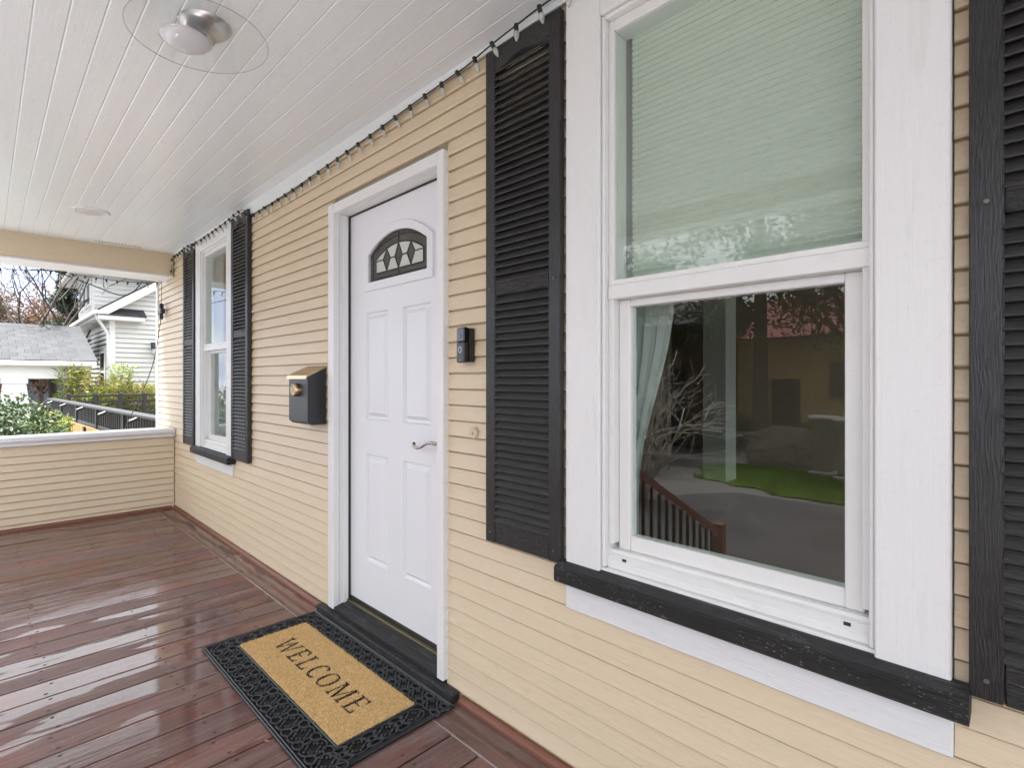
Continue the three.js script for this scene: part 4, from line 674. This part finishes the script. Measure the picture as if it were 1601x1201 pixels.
  for (let k = 0; k < 3; k++) { const x = UX - 0.75 - k * 1.15; mesh('window', cbox(x - 0.42, x + 0.42, ye + 0.75, uy - 0.25, uz + 0.001, uz + 0.05, 0.006), M.nTrim, us); mesh('pane', cbox(x - 0.3, x + 0.3, ye + 0.85, uy - 0.35, uz + 0.02, uz + 0.056, 0.003), M.slate, us); }
  mesh('eave', cbox(UX - 4.8, UX + 0.5, uy, uy + 0.14, uz - 6, uz + 0.62, 0.02), M.nTrim, us); mesh('upper_roof', prism([[uz + 0.7, uy + 0.145], [uz - 3, uy + 1.3], [uz - 6.6, uy + 0.145]], 'x', UX - 5, UX + 0.6), M.darkRoof, us);
}
{ // its porch with grey shingles: each course of shingles built in strips
  const NX = -20.6, Q = (px, py) => onX(px, py, NX), yE = Q(80, 565)[1], z0 = Q(151, 565)[2], z1 = z0 + 5.5, p = tag(group('shingled_porch'), 'grey shingled porch roof on tapered white columns joined to the white house', 'porch');
  const run = 4.2, rise = 1.35, rf = group('roof', p), n = 12;
  mesh('roof_base', prism([[NX, yE], [NX - run, yE + rise], [NX - 2 * run, yE], [NX - 2 * run, yE - 0.05], [NX, yE - 0.05]], 'z', z0, z1), M.shingleB, rf);
  const L = Math.hypot(run, rise), ang = Math.atan2(rise, run), tile = [0, 1].map((k) => { const g = cbox(-0.165, 0.165, 0, 0.018, 0, L / n + 0.05, 0.004, k * 0.4); g.rotateY(-Math.PI / 2); return g; });
  for (let r = 0; r < n; r++) for (let c = 0; c < 17; c++) { const z = z0 + 0.17 + c * 0.335 + (r % 2 ? 0.16 : 0) - 0.08; if (z > z1 - 0.1 || z < z0 + 0.16) continue; const o = mesh('shingle', tile[(r * 7 + c * 3) % 2], (r * 5 + c * 11) % 3 ? M.shingle : M.shingleB, rf); o.rotation.z = -ang; const s = (r) * L / n; o.position.set(NX - Math.cos(ang) * s + 0.04, yE + Math.sin(ang) * s + 0.012 + rr(0, 0.006), z); }
  mesh('barge_board', prism([[NX + 0.06, yE - 0.04], [NX + 0.06, yE + 0.035], [NX - run, yE + rise + 0.055], [NX - run, yE + rise - 0.02]], 'z', z0 - 0.03, z0 + 0.36), M.shingle, rf);
  mesh('gutter', cbox(NX + 0.02, NX + 0.12, yE - 0.14, yE + 0.0, z0, z1, 0.02), M.nTrim, p);
  mesh('beam', cbox(NX - 0.45, NX - 0.15, yE - 0.52, yE - 0.06, z0 + 0.1, z1 - 0.2, 0.01), M.nTrim, p);
  mesh('ceiling', cbox(NX - 2 * run + 0.3, NX - 0.46, yE - 0.14, yE - 0.06, z0 + 0.1, z1 - 0.2, 0.005), M.nTrim, p);
  const col = (px, w0, w1, dx) => { const q = onX(px, 600, NX - 0.3 - dx), g = new THREE.CylinderGeometry(w0 * 0.7071, w1 * 0.7071, yE - 0.52 - GY, 4, 1); g.rotateY(Math.PI / 4); const o = mesh('column', g.toNonIndexed(), M.nTrim, p); o.geometry.computeVertexNormals(); o.position.set(q[0], (yE - 0.52 + GY) / 2, q[2]); mesh('capital', cbox(q[0] - w0 * 0.62, q[0] + w0 * 0.62, yE - 0.66, yE - 0.521, q[2] - w0 * 0.62, q[2] + w0 * 0.62, 0.01), M.nTrim, p); };
  col(23, 0.46, 0.95, 0); col(113, 0.40, 0.66, 4.5);
}
{ // slate coloured house further off
  const s = tag(group('slate_house'), 'dark blue grey house seen under the shingled porch roof', 'house');
  mesh('wall', cbox(-46, -40, GY, 2.6, -3.2, 4.6, 0.02), M.slate, s); mesh('roof', prism([[-47, 2.6], [-43, 3.1], [-39, 2.6]], 'z', -3.6, 5.0), M.barkBrown, s);
  mesh('window', cbox(-40.0, -39.93, 0.6, 1.9, 1.0, 2.0, 0.01), M.nTrim, s); mesh('pane', cbox(-39.96, -39.9, 0.7, 1.8, 1.1, 1.9, 0.005), M.plasticGloss, s); mesh('door', cbox(-40.0, -39.94, GY, 1.2, 3.0, 3.9, 0.01), M.cedar, s);
}
// ------------------------------------------------------------------ deck rail, cedar panels, fence
{
  const r = tag(group('deck_railing'), 'black deck railing with square balusters running towards the white house', 'railing');
  const A = [-18, 0.79, 0.137], B = [-7.6, 0.79, -0.26], at = (t, y) => [lerp(A[0], B[0], t), y, lerp(A[2], B[2], t)], yaw = Math.atan2(-(B[2] - A[2]), B[0] - A[0]), len = Math.hypot(B[0] - A[0], B[2] - A[2]);
  r.position.set(A[0], 0, A[2]); r.rotation.y = yaw;
  mesh('top_rail', cbox(0, len, 0.75, 0.79, -0.08, 0.08, 0.005), M.deckBlack, r); mesh('bottom_rail', cbox(0, len, 0.39, 0.45, -0.03, 0.03, 0.004), M.deckBlack, r);
  const bg = cbox(-0.022, 0.022, 0.451, 0.749, -0.022, 0.022, 0.003); for (let x = 0.15; x < len; x += 0.15) { const b = mesh('baluster', bg, M.deckBlack, r); b.position.x = x; }
  const pg = cbox(-0.05, 0.05, -1, 0.749, -0.05, 0.05, 0.004); for (let x = 0; x <= len; x += 2.05) { const b = mesh('post', pg, M.deckBlack, r); b.position.set(x, 0, -0.001); }
  const ag = bar([0, 0.73, 0.07], [0, 0.69, 0.17], 0.028, 0.024, 4); for (let x = 1.0; x <= len; x += 2.05) { const b = mesh('bracket', ag, M.deckBlack, r); b.position.set(x, 0, 0); }
  const d = tag(group('cedar_skirting'), 'honey coloured cedar panels below the black deck railing', 'panels'); d.position.set(A[0], 0, A[2]); d.rotation.y = yaw;
  const bd = cbox(-0.07, 0.07, GY, 0.385, 0.036, 0.056, 0.003); for (let x = 0.05, k = 0; x < 10.2; x += 0.146, k++) { const o = mesh('board', bd, M.cedar, d); o.position.set(x, 0, (k % 2) * 0.004); }
  for (let x = 0.0; x < 10.2; x += 1.75) mesh('batten', cbox(x - 0.05, x + 0.05, GY, 0.38, 0.064, 0.09, 0.004), M.deckBlack, d);
  const f = tag(group('rail_fence'), 'low black fence of horizontal rails in front of bamboo', 'fence'); const p0 = onX(108, 620, -19.6), p1 = onX(262, 620, -19.6); f.position.set(-19.6, 0, p1[2]);
  const L = p0[2] - p1[2], yt = p0[1] + 0.04; for (let k = 0; k < 4; k++) mesh('rail', cbox(-0.03, 0.03, yt - 0.07 - k * 0.18, yt - k * 0.18, 0, L, 0.004), M.deckBlack, f);
  for (let z = 0; z <= L; z += L / 4) mesh('post', cbox(-0.05, 0.05, GY, yt + 0.03, z - 0.05, z + 0.05, 0.004), M.deckBlack, f);
}
// ------------------------------------------------------------------ what stands in front of the porch (mirrored in the window)
{
  const st = tag(group('porch_steps'), 'concrete steps down from the porch opposite the front door', 'steps');
  for (let k = 0; k < 5; k++) mesh('step', cbox(-2.3, -0.42, GY - 0.005, -0.17 * (k + 1) + 0.01, PZ + 0.06 + k * 0.29, PZ + 0.06 + (k + 1) * 0.29 - 0.002, 0.008), M.concrete, st);
  for (const [x, lab] of [[-2.26, 'red brown stair handrail with black balusters on the door side of the steps'], [-0.45, 'red brown stair handrail with black balusters on the window side of the steps']]) {
    const r = tag(group('stair_rail'), lab, 'railing', 'stair rails');
    const a = [x, 0.52, PZ + 0.05], b = [x, -0.30, PZ + 1.62];
    mesh('handrail', prism([[a[2], a[1] - 0.03], [a[2], a[1] + 0.04], [b[2], b[1] + 0.04], [b[2], b[1] - 0.03]], 'x', x - 0.045, x + 0.045), M.stain, r);
    for (let k = 1; k < 12; k++) { const t = k / 12; mesh('baluster', cbox(x - 0.012, x + 0.012, lerp(a[1], b[1], t) - 0.60, lerp(a[1], b[1], t) - 0.031, lerp(a[2], b[2], t) - 0.012, lerp(a[2], b[2], t) + 0.012, 0.002), M.deckBlack, r); }
    mesh('bottom_rail', prism([[a[2], a[1] - 0.66], [a[2], a[1] - 0.61], [b[2], b[1] - 0.61], [b[2], b[1] - 0.66]], 'x', x - 0.02, x + 0.02), M.stain, r);
    mesh('newel', cbox(x - 0.05, x + 0.05, GY, b[1] + 0.10, b[2], b[2] + 0.10, 0.006), M.stain, r);
  }
  const h = tag(group('tan_house'), 'tan house with red roof across the driveway', 'house');
  mesh('wall', cbox(-7.6, 1.5, GY, 2.9, 18, 25, 0.02), M.tan, h); mesh('roof', prism([[17.3, 2.7], [21.5, 4.6], [25.7, 2.7]], 'x', -8.0, 2.0), M.redRoof, h);
  mesh('door', cbox(-6.4, -5.5, GY, 1.3, 17.93, 17.99, 0.01), M.dark, h); for (const x of [-4.2, -1.8]) { mesh('window', cbox(x - 0.45, x + 0.45, 0.6, 1.9, 17.94, 17.99, 0.01), M.cedar, h); mesh('pane', cbox(x - 0.36, x + 0.36, 0.7, 1.8, 17.9, 17.96, 0.01), M.plasticGloss, h); }
  const gr = tag(group('dark_garage'), 'dark timber garage beside the tan house', 'garage');
  mesh('wall', cbox(-14, -7.7, GY, 3.1, 15.2, 21, 0.02), M.barkBrown, gr); mesh('roof', prism([[14.7, 3.1], [18.1, 4.3], [21.5, 3.1]], 'x', -14.4, -7.55), M.darkRoof, gr); mesh('door', cbox(-10.4, -8.3, GY, 1.9, 15.12, 15.19, 0.01), M.deckBlack, gr);
  conifer('tall conifer on the lawn edge across the driveway', [-5.75, GY, 15.0], 14, 3.6, M.leafPine, 9000, { limbs: 70, low: 0.26, size: 0.22, group: 'trees across the driveway', r: 0.26 });
  tree('russet_tree', 'russet leaved tree between the tan house and the capped piers', [-2.9, GY, 14.8], 8.5, 0.9, M.leafBrown, M.barkBrown, 5200, 0.17, { group: 'trees across the driveway', trunk: 0.38 });
  tree('dark_leafed_tree', 'dark leafed tree beside the timber garage', [-9.6, GY, 12.6], 7.5, 0.8, M.leafDark, M.barkBrown, 5200, 0.17, { group: 'trees across the driveway', trunk: 0.4 });
  const b = tag(group('boulder'), 'low rounded boulder on the lawn', 'boulder'); const bg = new THREE.IcosahedronGeometry(1, 12), bp = bg.attributes.position; for (let k = 0; k < bp.count; k++) { const v = V(bp.getX(k), bp.getY(k), bp.getZ(k)), s = 0.78 + 0.3 * vnoise(v.x * 2 + 9, v.y * 2 + v.z * 3 + 9, 99, 99, 4) + 0.12 * vnoise(v.x * 6 + 19, v.y * 6 + v.z * 5 + 19, 99, 99, 6) + 0.05 * vnoise(v.x * 15 + 39, v.y * 15 + v.z * 13 + 39, 99, 99, 7); bp.setXYZ(k, v.x * s * 0.95, v.y * s * 0.7, v.z * s * 0.8); } bg.computeVertexNormals(); mesh('rock', bg, M.stone, b); b.position.set(-4.6, GY + 0.3, 13.4);
  for (const [x, z, l] of [[-3.45, 12.5, 'stone pier with white cap beside the boulder'], [-2.85, 12.1, 'stone pier with white cap at the lawn corner']]) { const p = tag(group('gate_pier'), l, 'pier', 'capped piers'); p.position.set(x, GY, z); mesh('shaft', cbox(-0.19, 0.19, 0.12, 1.35, -0.19, 0.19, 0.01), M.stone, p); mesh('cap', cbox(-0.27, 0.27, 1.351, 1.42, -0.27, 0.27, 0.015), M.nTrim, p); mesh('base', cbox(-0.26, 0.26, 0, 0.119, -0.26, 0.26, 0.015), M.nTrim, p); }
  const hd = tag(group('leafy_hedge'), 'dark leafy hedge in front of the tan house', 'hedge'); hd.position.set(-5, GY, 16.8); mesh('foliage', leafCloud(6000, () => { const x = rr(-2.4, 4); return [x, rr(0, 0.75 + 0.35 * vnoise(x * 1.3 + 20, 3, 99, 99, 8)), rr(-0.4, 0.4)]; }, 0.14), M.leafPine, hd);
  { const N = 9000, bl = new THREE.ConeGeometry(0.012, 0.11, 3, 1); bl.translate(0, 0.05, 0); const im = new THREE.InstancedMesh(bl, std({ color: lin(1, 1, 1), roughness: 0.9 }), N), mt = new THREE.Matrix4(), c = new THREE.Color();
    for (let k = 0; k < N; k++) { const a = rr(0, 6.2832), r = Math.sqrt(rnd()) * (1.0 + 0.06 * Math.sin(a * 7) + 0.05 * Math.sin(a * 17)); const x = -3.0 + Math.cos(a) * r * 2.9, z = 11.5 + Math.sin(a) * r * 2.0; mt.makeRotationFromEuler(new THREE.Euler(rr(-0.5, 0.5), rr(0, 6), rr(-0.5, 0.5))); mt.setPosition(x, GY + 0.01, z); im.setMatrixAt(k, mt); const t = rr(0.6, 1.2); im.setColorAt(k, c.setRGB(0.15 * t, 0.27 * t, 0.04 * t)); }
    im.name = 'lawn_grass'; kind(im, 'stuff'); im.userData.label = 'short green grass blades of the lawn'; scene.add(im); }
  const tw = tag(group('bare_shrub'), 'bare twiggy shrub beside the driveway', 'shrub'); tw.position.set(-5.15, GY, 7.3); const o2 = [], t2 = []; for (let k = 0; k < 12; k++) branches([rr(-0.15, 0.15), 0, rr(-0.15, 0.15)], [rr(-0.45, 0.45), 1, rr(-0.45, 0.45)], 1.3, 0.032, 3, o2, t2, 0.5); mesh('twigs', merge(o2), M.barkPale, tw);
}
scene.traverse((o) => { if (o.isMesh) { o.castShadow = true; o.receiveShadow = true; } });
renderer.setSize(1024, 769);
renderer.render(scene, camera);
